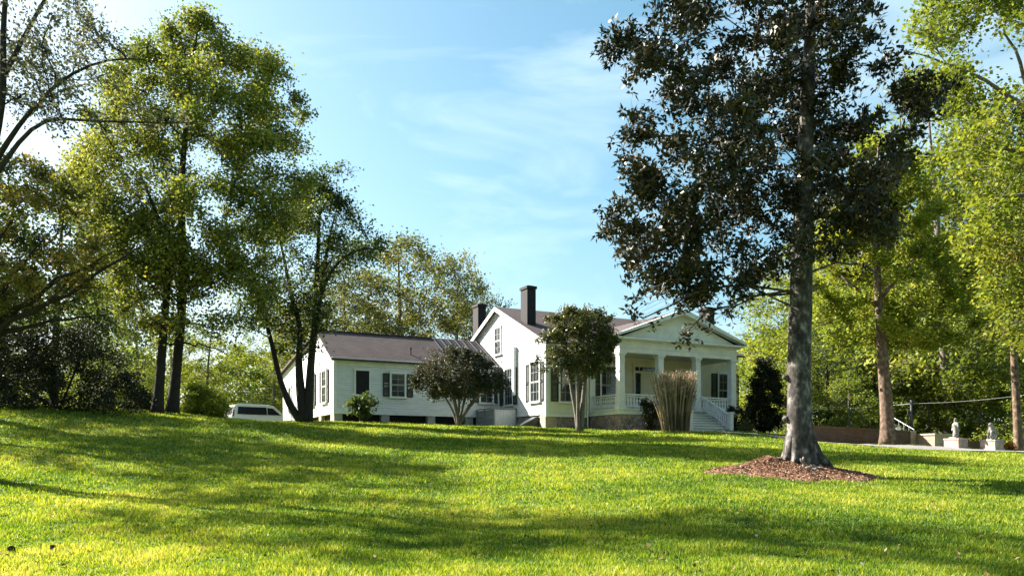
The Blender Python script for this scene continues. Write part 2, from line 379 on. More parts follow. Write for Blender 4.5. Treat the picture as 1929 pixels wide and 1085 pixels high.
def _fit():
    n = len(CTRL); A = np.zeros((n+3, n+3))
    d = CTRL[:, None, :2] - CTRL[None, :, :2]
    A[:n, :n] = _U((d**2).sum(-1)) + np.eye(n) * 2.5
    A[:n, n] = 1; A[:n, n+1:] = CTRL[:, :2]; A[n, :n] = 1; A[n+1:, :n] = CTRL[:, :2].T
    return np.linalg.solve(A, np.concatenate([CTRL[:, 2], np.zeros(3)]))
TPS = _fit()
def ground(x, y):
    x = np.clip(np.atleast_1d(np.asarray(x, float)), -70, 70); y = np.clip(np.atleast_1d(np.asarray(y, float)), -25, 100)
    out = np.empty(x.shape)
    n = len(CTRL)
    for i in range(0, len(x), 20000):
        xs, ys = x[i:i+20000], y[i:i+20000]
        d2 = (xs[:, None] - CTRL[None, :, 0])**2 + (ys[:, None] - CTRL[None, :, 1])**2
        out[i:i+20000] = _U(d2) @ TPS[:n] + TPS[n] + TPS[n+1]*xs + TPS[n+2]*ys
    out += 0.035*np.sin(x*0.9 + 1.3*np.sin(y*0.5))*np.sin(y*0.8 + x*0.3)
    return out
def gz(x, y): return float(ground([x], [y])[0])

xs = np.concatenate([np.linspace(-400,-45,14), np.arange(-42,42.1,0.5), np.linspace(45,400,14)])
ys = np.concatenate([np.linspace(-200,-6,8), np.arange(-4,60.1,0.5), np.linspace(64,900,16)])
gx, gy = np.meshgrid(xs, ys)
gzv = ground(gx.ravel(), gy.ravel())
nx, ny = len(xs), len(ys)
idx = np.arange(nx*ny).reshape(ny, nx)
q = np.stack([idx[:-1,:-1], idx[:-1,1:], idx[1:,1:], idx[1:,:-1]], -1).reshape(-1, 4)
M['turf'] = noisy('turf_soil', [(0.3, (0.055,0.085,0.012)), (0.5, (0.12,0.17,0.018)), (0.7, (0.20,0.22,0.035))], 3.0, 0.95, 0.6, 0.05, detail=9)
lawn = link('lawn_ground', np_mesh('lawn_ground', np.stack([gx.ravel(), gy.ravel(), gzv], -1), q, smooth=True), M['turf'])
tag(lawn, 'green lawn rising from the camera to the white house', 'lawn', kind='structure')

# house frame: origin at the front left corner of the main block
HO = np.array((1.72, 43.0, 3.3)); HA = math.radians(27)
HU = np.array((math.cos(HA), math.sin(HA))); HV = np.array((-math.sin(HA), math.cos(HA)))
def hw(x, y):
    p = HO[:2] + HU*x + HV*y; return p[0], p[1]

# gravel drive: comes in from the right in front of the brick wall and runs to the porch steps
DRV = [((30,29.2),2.3), ((22,30.9),2.3), ((17.2,32.3),2.2), ((14.2,33.6),1.8), ((12.2,35.4),1.2), ((11.2,37.6),0.8), ((10.0,39.6),0.7), ((8.6,40.4),0.6), ((7.2,40.2),0.5)]
def smooth_path(ctrl, n=90):
    p = np.array([c[0] for c in ctrl], float); w = np.array([c[1] for c in ctrl], float)
    t = np.linspace(0, len(p)-1, n); i = np.clip(t.astype(int), 0, len(p)-2); f = t - i
    g = lambda a, k: a[np.clip(k, 0, len(a)-1)]
    def cr(a):
        ff = f[:, None] if a.ndim == 2 else f
        p0, p1, p2, p3 = g(a,i-1), g(a,i), g(a,i+1), g(a,i+2)
        return 0.5*((2*p1)+(-p0+p2)*ff+(2*p0-5*p1+4*p2-p3)*ff**2+(-p0+3*p1-3*p2+p3)*ff**3)
    return cr(p), cr(w)
dc, dw = smooth_path(DRV)
dt = np.gradient(dc, axis=0); dt /= np.linalg.norm(dt, axis=1)[:, None]; dn = np.stack([-dt[:,1], dt[:,0]], -1)
cols = np.linspace(-1, 1, 9); V = []
for i in range(len(dc)):
    for c in cols:
        e = 1 + 0.09*math.sin(i*1.7 + c*3)*abs(c)
        p = dc[i] + dn[i]*dw[i]*c*e; V.append((p[0], p[1], 0))
V = np.array(V); V[:,2] = ground(V[:,0], V[:,1]) + 0.05 + 0.006*R.standard_normal(len(V))
ii = np.arange(len(V)).reshape(len(dc), 9)
q = np.stack([ii[:-1,:-1], ii[:-1,1:], ii[1:,1:], ii[1:,:-1]], -1).reshape(-1, 4)
drive = link('gravel_drive', np_mesh('gravel_drive', V, q, smooth=True), M['gravel'])
tag(drive, 'pale gravel drive curving past the brick wall to the steps', 'drive', kind='structure')
def on_drive(x, y, grow=1.0):
    hit = np.zeros(len(x), bool)
    for i in range(0, len(dc), 1): hit |= (x-dc[i,0])**2 + (y-dc[i,1])**2 < (dw[i]*grow)**2
    return hit

# mulch bed round the big magnolia
MAG = np.array((6.83, 20.2)); 
def mulch_shape(x, y):
    dx, dy = x - (MAG[0]-0.25), y - (MAG[1]-0.1)
    r = np.sqrt((dx/1.9)**2 + (dy/1.5)**2) + 0.07*np.sin(np.arctan2(dy,dx)*5+1) + 0.05*np.sin(np.arctan2(dy,dx)*9)
    return r
def mulch_h(x, y):
    r = mulch_shape(x, y)
    h = 0.26*np.clip(1-r, 0, 1)**0.8
    h += 0.16*np.exp(-(((x-(MAG[0]-0.75))/0.35)**2 + ((y-(MAG[1]+0.1))/0.4)**2))*(r < 1)
    return h
mg = np.arange(-2.6, 2.61, 0.06)
mx_, my_ = np.meshgrid(mg + MAG[0]-0.25, mg + MAG[1]-0.1); mx_ = mx_.ravel(); my_ = my_.ravel()
mz = ground(mx_, my_) + mulch_h(mx_, my_) + 0.012*R.standard_normal(len(mx_)) + np.where(mulch_shape(mx_, my_) < 1, 0.012, -0.06)
ii = np.arange(len(mx_)).reshape(len(mg), len(mg))
mq = np.stack([ii[:-1,:-1], ii[:-1,1:], ii[1:,1:], ii[1:,:-1]], -1).reshape(-1, 4)
keep = mulch_shape(mx_, my_)[mq].min(1) < 1.03
mq = mq[keep]
# chips
nch = 14000
cx_ = MAG[0]-0.25 + R.normal(0, 1.0, nch); cy_ = MAG[1]-0.1 + R.normal(0, 0.8, nch)
k = mulch_shape(cx_, cy_) < 1.05 + 0.12*R.random(nch); cx_, cy_ = cx_[k], cy_[k]; nch = len(cx_)
cz_ = ground(cx_, cy_) + mulch_h(cx_, cy_) + 0.02
def flat_leaves(c, ln, wd, up=0.7, r=R):
    n = len(c)
    nrm = r.standard_normal((n,3)); nrm[:,2] = np.abs(nrm[:,2]) + up; nrm /= np.linalg.norm(nrm, axis=1)[:,None]
    a = r.standard_normal((n,3)); a -= (a*nrm).sum(1)[:,None]*nrm; a /= np.linalg.norm(a, axis=1)[:,None]
    b = np.cross(nrm, a)
    ln = np.broadcast_to(ln, n)[:,None]; wd = np.broadcast_to(wd, n)[:,None]
    v = np.stack([c - a*ln*0.5, c + b*wd*0.5 + a*ln*0.05 + nrm*wd*0.12, c + a*ln*0.5, c - b*wd*0.5 + a*ln*0.05 + nrm*wd*0.12], 1)
    return v.reshape(-1,3), np.arange(n*4).reshape(n,4)
cv, cq = flat_leaves(np.stack([cx_, cy_, cz_], -1), R.uniform(0.03,0.10,nch), R.uniform(0.012,0.035,nch), 0.5)
V = np.concatenate([np.stack([mx_, my_, mz], -1), cv])
Q = np.concatenate([mq, cq + len(mx_)])
rn = np.concatenate([0.15 + 0.35*R.random(len(mq)), R.random(nch)])
mulch = link('mulch_bed', np_mesh('mulch_bed', V, Q, attrs={'rnd': rn}), LF['chips'])
tag(mulch, 'heap of red-brown bark mulch around the magnolia trunk', 'mulch', kind='stuff')

# ------------------------------------------------------------------ trees
def value_noise(p, s, seed=0):
    """cheap smooth pseudo-noise in 0..1 for clump colour"""
    p = np.asarray(p)*s + seed*7.3
    return 0.5 + 0.25*(np.sin(p[:,0]*1.7+np.sin(p[:,1]*1.3)+p[:,2]) + np.sin(p[:,1]*1.9+p[:,2]*1.4+np.sin(p[:,0])))

def bez(a, b, c, n):
    t = np.linspace(0, 1, n)[:,None]; return (1-t)**2*a + 2*t*(1-t)*b + t**2*c

class Tree:
    def __init__(s, base, seed):
        s.base = np.asarray(base, float); s.r = np.random.default_rng(seed); s.mb = MB(); s.lv = []
        s.trunks = []; s.stems = []; s.nodes = np.zeros((0,4))
    def trunk(s, pts, rad, n=12, flare=0.0, rough=0.0, multi=False):
        pts = [np.asarray(p, float) for p in pts]
        # resample
        P_ = np.array(pts); t = np.concatenate([[0], np.cumsum(np.linalg.norm(np.diff(P_, axis=0), axis=1))])
        m = max(6, int(t[-1]/0.35)); tt = np.linspace(0, t[-1], m)
        Q_ = np.stack([np.interp(tt, t, P_[:,k]) for k in range(3)], -1)
        for _ in range(3): Q_[1:-1] = 0.25*Q_[:-2] + 0.5*Q_[1:-1] + 0.25*Q_[2:]
        rr = np.interp(tt, t, rad)
        if flare: rr = rr*(1 + flare*np.exp(-tt/0.45))
        if rough:
            Q_[1:-1] += s.r.normal(0, rough, Q_[1:-1].shape)*np.array((1,1,0.2)); rr = rr*(1+s.r.normal(0, rough*0.8, len(rr)))
        if multi and s.trunks:
            m_ = MB(); s.stems.append(m_)
        else: m_ = s.mb
        m_.tube(Q_ - s.base, rr, n)
        s.trunks.append((Q_, rr))
        return Q_, rr
    def limb(s, a, c, r0, r1, lift=0.3, n=8, sides=6, wob=0.05):
        d = np.linalg.norm(c-a); mid = a*0.5 + c*0.5 + np.array((0,0,1))*d*lift*0.5 + s.r.normal(0, 0.08, 3)*d
        p = bez(a, mid, c, n); p[1:-1] += s.r.normal(0, wob*d*0.4, p[1:-1].shape)
        s.mb.tube(p - s.base, np.linspace(r0, r1, n), sides, cap=False)
        return p
    def attach(s, c, k=0.75, tmin=0.25):
        """where on a trunk a limb to c should leave"""
        best = None
        for Q_, rr in s.trunks:
            h = np.hypot(Q_[:,0]-c[0], Q_[:,1]-c[1]); want = c[2] - k*h
            i0 = int(tmin*len(Q_)); cost = np.abs(Q_[:,2]-want) + 0.35*h
            i = i0 + int(np.argmin(cost[i0:]))
            if best is None or cost[i] < best[0]: best = (cost[i], Q_[i], rr[i])
        return best[1], best[2]
    def lobe(s, c, rad, twigs, per, sig, k=0.75, tmin=0.25, thick=0.35, lift=0.25, shell=0.45, twig_r=0.012):
        c = np.asarray(c, float); rad = np.asarray(rad, float)
        a, ra = s.attach(c, k, tmin)
        r0 = max(0.02, min(ra*thick, ra*0.85))
        # fork off a limb that already grows that way rather than start another one at the trunk
        if len(s.nodes):
            dn_ = np.linalg.norm(s.nodes[:,:3] - c, axis=1); out_ = np.hypot(s.nodes[:,0]-a[0], s.nodes[:,1]-a[1])
            ok = (out_ < 0.9*math.hypot(c[0]-a[0], c[1]-a[1])) & (s.nodes[:,2] < c[2] + 0.15*np.linalg.norm(c-a))
            if ok.any():
                i = np.where(ok)[0][int(np.argmin(dn_[ok]))]
                if dn_[i] < 0.8*np.linalg.norm(c-a): a = s.nodes[i,:3].copy(); r0 = max(0.014, s.nodes[i,3]*0.75)
        p = s.limb(a, c, r0, min(0.016, r0*0.6), lift)
        s.nodes = np.concatenate([s.nodes, np.concatenate([p[2:-1], np.linspace(r0, min(0.016, r0*0.6), len(p))[2:-1,None]], 1)])
        for _ in range(twigs):
            d = s.r.standard_normal(3); d /= np.linalg.norm(d)
            e = c + d*rad*(shell + (1-shell)*s.r.random()**0.6)
            st = p[s.r.integers(len(p)//2, len(p))]
            m = 0.5*(st+e) + s.r.normal(0, 0.12, 3)*np.linalg.norm(e-st) + np.array((0,0,0.1*np.linalg.norm(e-st)))
            tw = bez(st, m, e, 5)
            s.mb.tube(tw - s.base, np.linspace(twig_r, twig_r*0.35, 5), 3, cap=False)
            n = max(1, int(per*(0.6+0.8*s.r.random())))
            t = s.r.random(n)**0.7; i = np.minimum((t*4).astype(int), 3); f = (t*4-i)[:,None]
            pos = tw[i]*(1-f) + tw[i+1]*f + s.r.normal(0, sig, (n,3))*np.array((1,1,0.75))
            s.lv.append(np.concatenate([pos, np.full((n,1), s.r.random())], 1))
    def leaves(s, ln, wd, up=0.4, whorl=0):
        A = np.concatenate(s.lv); pos, tone = A[:,:3], A[:,3]
        n = len(pos)
        if whorl:
            # rosettes: leaves radiate from the shoot tip
            m = n//whorl; sel = s.r.permutation(n)[:m]; tip = pos[sel]; tone = tone[sel]; axis = s.r.standard_normal((m,3)) + np.array((0,0,0.5)); axis /= np.linalg.norm(axis, axis=1)[:,None]
            tip = np.repeat(tip, whorl, 0); axis = np.repeat(axis, whorl, 0); n = len(tip)
            rad = s.r.standard_normal((n,3)); rad -= (rad*axis).sum(1)[:,None]*axis; rad /= np.linalg.norm(rad, axis=1)[:,None]
            a = rad*s.r.uniform(0.7,1.2,(n,1)) + axis*s.r.uniform(-0.3,0.8,(n,1)); a /= np.linalg.norm(a, axis=1)[:,None]
            b = np.cross(axis, a); b += s.r.normal(0, 0.35, b.shape); b -= (b*a).sum(1)[:,None]*a; b /= np.linalg.norm(b, axis=1)[:,None]
            nr = np.cross(a, b)
            l = (ln*s.r.uniform(0.65,1.25,n))[:,None]; w = (wd*s.r.uniform(0.75,1.2,n))[:,None]
            c0 = tip + a*0.03 + axis*s.r.uniform(-0.08,0.04,(n,1))
            v = np.stack([c0, c0 + a*l*0.35 + b*w*0.5 + nr*w*0.15, c0 + a*l - nr*l*0.08, c0 + a*l*0.35 - b*w*0.5 + nr*w*0.15], 1).reshape(-1,3)
            qd = np.arange(n*4).reshape(n,4); tone = np.repeat(tone, whorl); P0 = tip
        else:
            v, qd = flat_leaves(pos, ln*s.r.uniform(0.6,1.3,n), wd*s.r.uniform(0.6,1.3,n), up, s.r); P0 = pos
        rnd = np.clip(0.45*s.r.random(n) + 0.3*tone + 0.3*value_noise(P0, 0.5, 3) - 0.02, 0, 1)
        return np_mesh('crown', v - s.base, qd, attrs={'rnd': rnd})
    def finish(s, name, label, bark, leaf, ln, wd, up=0.4, whorl=0, group=None, cat='tree', trunk_name='trunk', crown_name='crown'):
        root = empty(name, s.base); tag(root, label, cat, group)
        s.mb.build(trunk_name, bark, root, smooth=True)
        for m_ in s.stems: m_.build(trunk_name, bark, root, smooth=True)
        link(crown_name, s.leaves(ln, wd, up, whorl), leaf, root)
        return root

def poly_lobes(poly, Y, n, r_px, seed, flat=0.9, depth=0.9, rvar=0.35):
    """lobe centres and radii that fill a crown outline (photo pixels at distance Y), round in plan"""
    r = np.random.default_rng(seed); poly = np.array(poly, float); out = []
    y0, y1 = poly[:,1].min(), poly[:,1].max()
    def span(y):
        xs_ = []
        for (ax, ay), (bx, by) in zip(poly, np.roll(poly, -1, 0)):
            if (ay <= y) != (by <= y): xs_.append(ax + (y-ay)/(by-ay)*(bx-ax))
        return (min(xs_), max(xs_)) if len(xs_) >= 2 else None
    tries = 0
    while len(out) < n and tries < n*60:
        tries += 1
        y = r.uniform(y0, y1); sp = span(y)
        if sp is None: continue
        xl, xr = sp; w = (xr-xl)/2; xm = (xl+xr)/2
        x = r.uniform(xl, xr)
        rp_ = r_px*(1 + rvar*r.uniform(-1,1))
        if r.random() > (w/ (0.5*(poly[:,0].max()-poly[:,0].min())))**1.0 + 0.15: continue
        # pull inside by part of the lobe radius
        if w > rp_*0.7: x = min(max(x, xl+rp_*0.75), xr-rp_*0.75)
        y = min(max(y, y0+rp_*0.6), y1-rp_*0.4)
        hd = w*math.sqrt(max(0.0, 1-((x-xm)/(w+1e-6))**2))*depth*Y/F
        c = P(x, y, Y); dY = r.uniform(-1,1)*max(0, hd - 0.5*rp_*Y/F)
        # keep the picture position while moving in depth
        c = P(x, y, Y + dY)
        rr = rp_*Y/F
        if all(np.linalg.norm((c-o[0])/np.array((1,1,flat))) > 0.55*(rr+o[1][0])*0.8 for o in out) or tries > n*30:
            out.append((c, np.array((rr, rr, rr*flat))))
    xm = P(np.median(poly[:,0]), 0, Y)[0]
    return sorted(out, key=lambda o: math.hypot(o[0][0]-xm, o[0][1]-Y))

# --- main tulip poplar with two leaning trunks
def tulip():
    base = P(324, 780, 34.0); base[2] = gz(base[0], base[1]) - 0.05
    t = Tree(base, 21)
    Y = 34.0
    t.trunk([base, P(332,700,Y), P(342,600,Y), P(345,480,Y), P(340,360,Y), P(350,240,Y), P(362,120,Y), P(372,60,Y)], [0.23,0.19,0.17,0.15,0.13,0.10,0.07,0.03], flare=0.35)
    poly = [(380,8),(330,20),(300,60),(255,85),(205,120),(170,190),(165,250),(130,300),(112,340),(130,420),(190,480),(260,520),(330,560),(420,540),(500,500),(560,440),(596,350),(580,300),(585,230),(560,190),(570,165),(530,110),(500,120),(470,75),(430,70),(405,20)]
    for c, rad in poly_lobes(poly, Y, 165, 38, 4): t.lobe(c, rad, 20, 20, 0.25, k=0.9, tmin=0.3, thick=0.26)
    for c, rad in poly_lobes(poly, Y, 70, 24, 44, rvar=0.7): t.lobe(c, rad, 14, 15, 0.22, k=0.9, tmin=0.3, thick=0.2)
    low = [(190,470),(140,520),(170,600),(250,630),(330,610),(430,645),(520,600),(550,470),(400,490)]
    for c, rad in poly_lobes(low, Y, 56, 34, 5): t.lobe(c, rad, 15, 14, 0.25, k=0.5, tmin=0.25, thick=0.24)
    for px, py in [(380,18),(320,35),(395,40),(515,110),(505,125),(575,205),(568,180),(160,205),(118,330),(590,330),(250,95),(215,120)]:
        t.lobe(P(px, py+12, Y), np.array((0.5,0.5,0.45)), 14, 18, 0.12, k=1.2, tmin=0.4, thick=0.2)
    return t.finish('tulip_tree', 'tallest tree left of the house, broad yellow-green crown on a dark slanting trunk', M['bark_dark'], LF['tulip'], 0.125, 0.10, 0.35)
tulip()
def tulip_partner():
    Y = 33.2
    base = P(296, 775, Y); base[2] = gz(base[0], base[1]) - 0.05
    t = Tree(base, 22)
    t.trunk([base, P(303,690,Y), P(310,600,Y), P(318,500,Y), P(305,430,Y), P(270,340,Y)], [0.21,0.17,0.15,0.12,0.09,0.04], flare=0.35)
    poly = [(250,330),(180,400),(150,470),(170,540),(230,570),(320,560),(400,560),(440,500),(380,440),(330,380)]
    for c, rad in poly_lobes(poly, Y, 30, 38, 6): t.lobe(c, rad, 14, 14, 0.16, k=0.7, tmin=0.35, thick=0.3)
    # bare drooping lower limb to the right
    t.limb(P(318,650,Y), P(430,670,Y), 0.05, 0.015, 0.5, 10)
    return t.finish('twin_tree', 'thinner dark trunk standing just left of the tallest yellow-green tree', M['bark_dark'], LF['tulip'], 0.14, 0.115, 0.35)
tulip_partner()

# --- multi-trunk dark tree by the wing
def multi():
    Y = 39.0
    base = P(570, 793, Y); base[2] = gz(base[0], base[1]) - 0.05
    t = Tree(base, 31)
    t.trunk([base, P(548,770,Y), P(528,720,Y), P(515,660,Y), P(500,600,Y), P(480,540,Y), P(450,480,Y)], [0.20,0.17,0.13,0.11,0.09,0.07,0.03], 9, multi=True)
    t.trunk([base + (0.1,0,0), P(566,740,Y), P(562,680,Y), P(567,620,Y), P(545,540,Y), P(532,470,Y), P(512,400,Y)], [0.24,0.22,0.16,0.12,0.09,0.06,0.02], 9, multi=True)
    t.trunk([base + (0.25,0,0), P(582,740,Y), P(586,680,Y), P(594,600,Y), P(598,500,Y), P(602,400,Y), P(612,330,Y)], [0.24,0.20,0.17,0.14,0.10,0.06,0.02], 9, multi=True)
    t.trunk([P(590,640,Y), P(604,560,Y), P(614,480,Y), P(632,400,Y)], [0.12,0.10,0.07,0.02], 7, multi=True)
    t.trunk([P(596,580,Y), P(618,515,Y), P(655,475,Y), P(700,464,Y), P(750,482,Y)], [0.10,0.08,0.06,0.04,0.012], 7, multi=True)
    poly = [(600,300),(560,330),(520,380),(470,440),(455,520),(470,590),(540,620),(610,560),(680,500),(745,478),(735,440),(690,410),(680,380),(640,330)]
    for c, rad in poly_lobes(poly, Y, 62, 34, 8): t.lobe(c, rad, 16, 12, 0.20, k=1.3, tmin=0.5, thick=0.3)
    low = [(455,520),(440,600),(500,660),(580,700),(625,640),(640,560),(560,540)]
    for c, rad in poly_lobes(low, Y, 26, 30, 9): t.lobe(c, rad, 13, 11, 0.22, k=0.6, tmin=0.35, thick=0.25)
    for px, py in [(620,370),(600,350),(575,380),(560,420),(640,385),(525,440)]:
        t.lobe(P(px,py,Y), np.array((0.75,0.8,0.7)), 22, 20, 0.14, k=1.5, tmin=0.5, thick=0.3)
    for px, py in [(650,310),(640,330),(660,325),(630,318)]:
        t.lobe(P(px,py,Y), np.array((0.5,0.6,0.5)), 8, 4, 0.12, k=2, tmin=0.6, thick=0.2)
    return t.finish('multi_trunk_tree', 'thin-leaved tree with several dark trunks at the left end of the house', M['bark_dark'], LF['darkgreen'], 0.15, 0.10, 0.3)
multi()

# --- big magnolia in front of the porch
def magnolia():
    Y = 20.2
    base = np.array((MAG[0], MAG[1], gz(*MAG) + 0.1))
    t = Tree(base, 41)
    def p(px, py): return P(px, py, Y)
    t.trunk([base + np.array((0.02,0,-0.2)), p(1509,860), p(1506,800), p(1504,700), p(1508,600), p(1511,500), p(1514,380), p(1518,260), p(1523,130), p(1528,0), p(1530,-120), p(1532,-220)],
            [0.38,0.33,0.285,0.27,0.265,0.255,0.22,0.18,0.15,0.11,0.07,0.03], 22, rough=0.006)
    # root flare
    for ang, ln_, r0 in [(-2.9,0.45,0.17),(-2.2,0.42,0.15),(-1.3,0.42,0.15),(-0.75,0.6,0.15),(-0.15,1.15,0.18),(0.6,0.6,0.15),(1.6,0.5,0.17),(2.6,0.5,0.17)]:
        d = np.array((math.cos(ang), math.sin(ang), 0)); pts = []
        for u, zz in [(0.0,1.0),(0.22,0.55),(0.45,0.27),(0.75,0.12),(1.0,-0.02)]:
            q_ = base + d*(0.12 + u*ln_*0.62); pts.append((q_[0], q_[1], gz(q_[0], q_[1]) + float(mulch_h(np.array([q_[0]]), np.array([q_[1]]))[0]) + zz - 0.03))
        t.mb.tube(np.array(pts) - base, [0.10, r0*0.9, r0*0.75, r0*0.5, 0.03], 9)
    # small burls and stubs on the left of the trunk
    for py, sx in [(545,1),(712,-1),(790,-1)]:
        c = p(1506 + sx*22, py); t.mb.tube([c - base, c - base + np.array((sx*0.12, -0.03, 0.03))], [0.09, 0.05], 8)
    poly = [(1270,-60),(1220,10),(1180,45),(1140,60),(1128,90),(1160,130),(1230,110),(1250,140),(1200,200),(1160,260),(1190,310),(1170,330),(1200,400),(1130,430),(1140,450),(1170,470),(1190,540),(1240,580),(1330,560),(1380,540),(1470,570),(1500,500),(1560,470),(1640,470),(1710,420),(1690,340),(1740,260),(1800,170),(1760,120),(1690,90),(1660,40),(1680,-60)]
    for c, rad in poly_lobes(poly, Y, 160, 46, 14, depth=0.85): t.lobe(c, rad, 17, 18, 0.14, k=0.55, tmin=0.28, thick=0.10, lift=0.3, twig_r=0.006, shell=0.15)
    for px, py in [(1600,150),(1645,225),(1600,300),(1655,350),(1600,400),(1655,425),(1695,300),(1580,60),(1640,85),(1570,480),(1450,500),(1400,470),(1560,220),(1700,180)]:
        t.lobe(P(px, py, Y + t.r.uniform(-2.0,1.5)), np.array((0.6,0.6,0.5)), 16, 16, 0.14, k=0.5, tmin=0.28, thick=0.12, lift=0.3, twig_r=0.006, shell=0.15)
    # outlying sprays that break the outline
    for px, py in [(1140,85),(1165,65),(1200,80),(1150,105),(1230,40),(1170,270),(1180,300),(1215,225),(1190,215),(1140,440),(1165,430),(1150,410),(1180,480),(1195,520),(1190,575),(1210,600),(1285,632),(1240,560),(1290,570),(1360,590),(1330,540),(1395,510),(1790,165),(1760,200),(1740,160),(1720,250),(1175,380),(1200,350),(1640,500),(1600,460),(1690,440)]:
        t.lobe(P(px, py, Y + t.r.uniform(-1.5,0.5)), np.array((0.42,0.5,0.36)), 11, 9, 0.09, k=0.25, tmin=0.3, thick=0.12, lift=0.35, shell=0.2, twig_r=0.006)
    return t.finish('magnolia_tree', 'big dark glossy-leaved tree standing in the mulch on the lawn', M['bark_mag'], LF['magnolia'], 0.155, 0.068, 0.3, whorl=6)
magnolia()

# ------------------------------------------------------------------ the white house (local axes: x along the front, y to the back, z up)
house = empty('white_house', HO, HA)
tag(house, 'white clapboard house with columned porch, gabled main block and long low wing', 'house')
def wz(z): return z - HO[2]

class Face:
    """local frame on a wall: a along it, b out of it, c up"""
    def __init__(s, o, d, n): s.o = np.array(o, float); s.d = np.array((*d, 0.0)); s.n = np.array((*n, 0.0))
    def put(s, mb):
        mb.v = [tuple(s.o + s.d*v[0] + s.n*v[1] + np.array((0,0,1.0))*v[2]) for v in mb.v]; return mb

def window(face, a, z0, z1, w, shutters=True, cols=2, rows=3, sw=0.42, sill=True, dark_screen=False):
    h = z1 - z0; t = 0.09
    f = MB()
    f.box(a-w/2-t, a-w/2, 0.0, 0.055, z0, z1).box(a+w/2, a+w/2+t, 0.0, 0.055, z0, z1)
    f.box(a-w/2-t-0.03, a+w/2+t+0.03, 0.0, 0.07, z1, z1+0.13)
    fr = face.put(f).build('window', M['trim'], house)
    p = MB().box(a-w/2, a+w/2, 0.003, 0.012, z0, z1)
    face.put(p).build('pane', M['dark'] if dark_screen else M['glass'], fr)
    s = MB(); b = 0.035
    def sash(u0, u1, y0, y1):
        s.box(a-w/2, a-w/2+b, y0, y1, u0, u1).box(a+w/2-b, a+w/2, y0, y1, u0, u1)
        s.box(a-w/2+b, a+w/2-b, y0, y1, u0, u0+b*1.3).box(a-w/2+b, a+w/2-b, y0, y1, u1-b*1.3, u1)
        for i in range(1, cols):
            xm = a-w/2 + w*i/cols; s.box(xm-0.011, xm+0.011, y0, y1-0.006, u0+b*1.3, u1-b*1.3)
        for j in range(1, rows):
            zm = u0 + (u1-u0)*j/rows; s.box(a-w/2+b, a+w/2-b, y0, y1-0.010, zm-0.010, zm+0.010)
    if not dark_screen:
        zm = z0 + h*0.5
        sash(z0, zm+0.02, 0.013, 0.034); sash(zm+0.02, z1, 0.024, 0.046)
        face.put(s).build('sash', M['sash'], fr)
    if sill:
        face.put(MB().box(a-w/2-t-0.05, a+w/2+t+0.05, 0.0, 0.12, z0-0.08, z0)).build('sill', M['trim'], fr)
    if shutters:
        for sg in (-1, 1):
            x0 = a + sg*(w/2+t+0.012); x1 = x0 + sg*sw; xa, xb = min(x0,x1), max(x0,x1)
            m = MB(); e = 0.06
            m.box(xa, xa+e, 0.012, 0.062, z0, z1).box(xb-e, xb, 0.012, 0.062, z0, z1)
            for zc, hh in ((z0, 0.10), (z0+h*0.48, 0.08), (z1-0.08, 0.08)): m.box(xa+e, xb-e, 0.012, 0.06, zc, zc+hh)
            zc = z0 + 0.13
            while zc < z1 - 0.12:
                if not (z0+h*0.48-0.05 < zc < z0+h*0.48+0.09):
                    m.add([(xa+e,0.016,zc+0.045),(xb-e,0.016,zc+0.045),(xb-e,0.05,zc),(xa+e,0.05,zc),(xa+e,0.014,zc+0.03),(xb-e,0.014,zc+0.03)], [(0,1,2,3),(3,2,5,4)])
                zc += 0.06
            face.put(m).build('shutter', M['shutter'], fr)
    return fr

ML, MD, EA, AP = 12.53, 11.0, 4.40, 6.90           # main block length, depth, eave and apex heights
# main block
mbm = MB()
mbm.prism([(0.02,0.72),(MD,0.72),(MD,EA),(MD/2,AP),(0.02,EA)], 'x', 0.0, ML)
mbm.build('main_wall', M['siding'], house)
MB().box(0.06, ML-0.06, -0.035, 0.02, 0.72, EA-0.42).build('front_wall', M['porchwall'], house)
fm = MB().box(0.03, ML-0.03, 0.06, MD-0.03, -1.4, 0.72); fm.build('foundation', M['stone'], house)
MB().box(-0.03, 0.62, 0.0, 0.05, -1.4, 0.72).box(-0.035, 0.055, 0.05, 0.55, -1.4, 0.715).build('corner_pier', M['litbrick'], house)
tm = MB()
tm.box(-0.035, 0.0, -0.04, 0.16, 0.72, EA-0.02).box(0.0, 0.16, -0.06, -0.035, 0.72, EA-0.42).box(-0.04, 0.0, 0.16, MD, 0.72, 0.86)
tm.box(-0.05, 2.40, -0.075, -0.035, EA-0.42, EA-0.02).box(-0.05, 2.40, -0.07, -0.037, 0.60, 0.74)
MB().box(10.12, ML+0.05, -0.075, -0.035, EA-0.42, EA-0.02).build('frieze_board', M['trim'], house)
# raking boards along the gable
sl_ = (AP-EA)/(MD/2)
def rake(mb, x0, x1, ya, za, yb, zb, h):
    mb.prism([(ya,za),(yb,zb),(yb,zb-h),(ya,za-h)], 'x', x0, x1)
tm.build('corner_trim', M['trim'], house); tm = MB()
rake(tm, -0.255, -0.225, -0.43, EA-0.43*sl_+0.125, MD/2, AP+0.125, 0.24); rake(tm, -0.255, -0.225, MD/2, AP+0.125, MD+0.43, EA-0.43*sl_+0.125, 0.24)
rake(tm, -0.05, -0.002, -0.30, EA-0.12, MD/2, AP+0.02, 0.20); rake(tm, -0.05, -0.002, MD/2, AP+0.02, MD+0.30, EA-0.12, 0.20)
tm.build('rake_board', M['trim'], house)
rf = MB()
def slope_roof(mb, x0, x1, ya, za, yb, zb, th=0.10):
    mb.prism([(ya,za),(yb,zb),(yb,zb+th),(ya,za+th)], 'x', x0, x1)
slope_roof(rf, -0.22, ML+0.22, -0.42, EA-0.42*sl_+0.03, MD/2, AP+0.03)
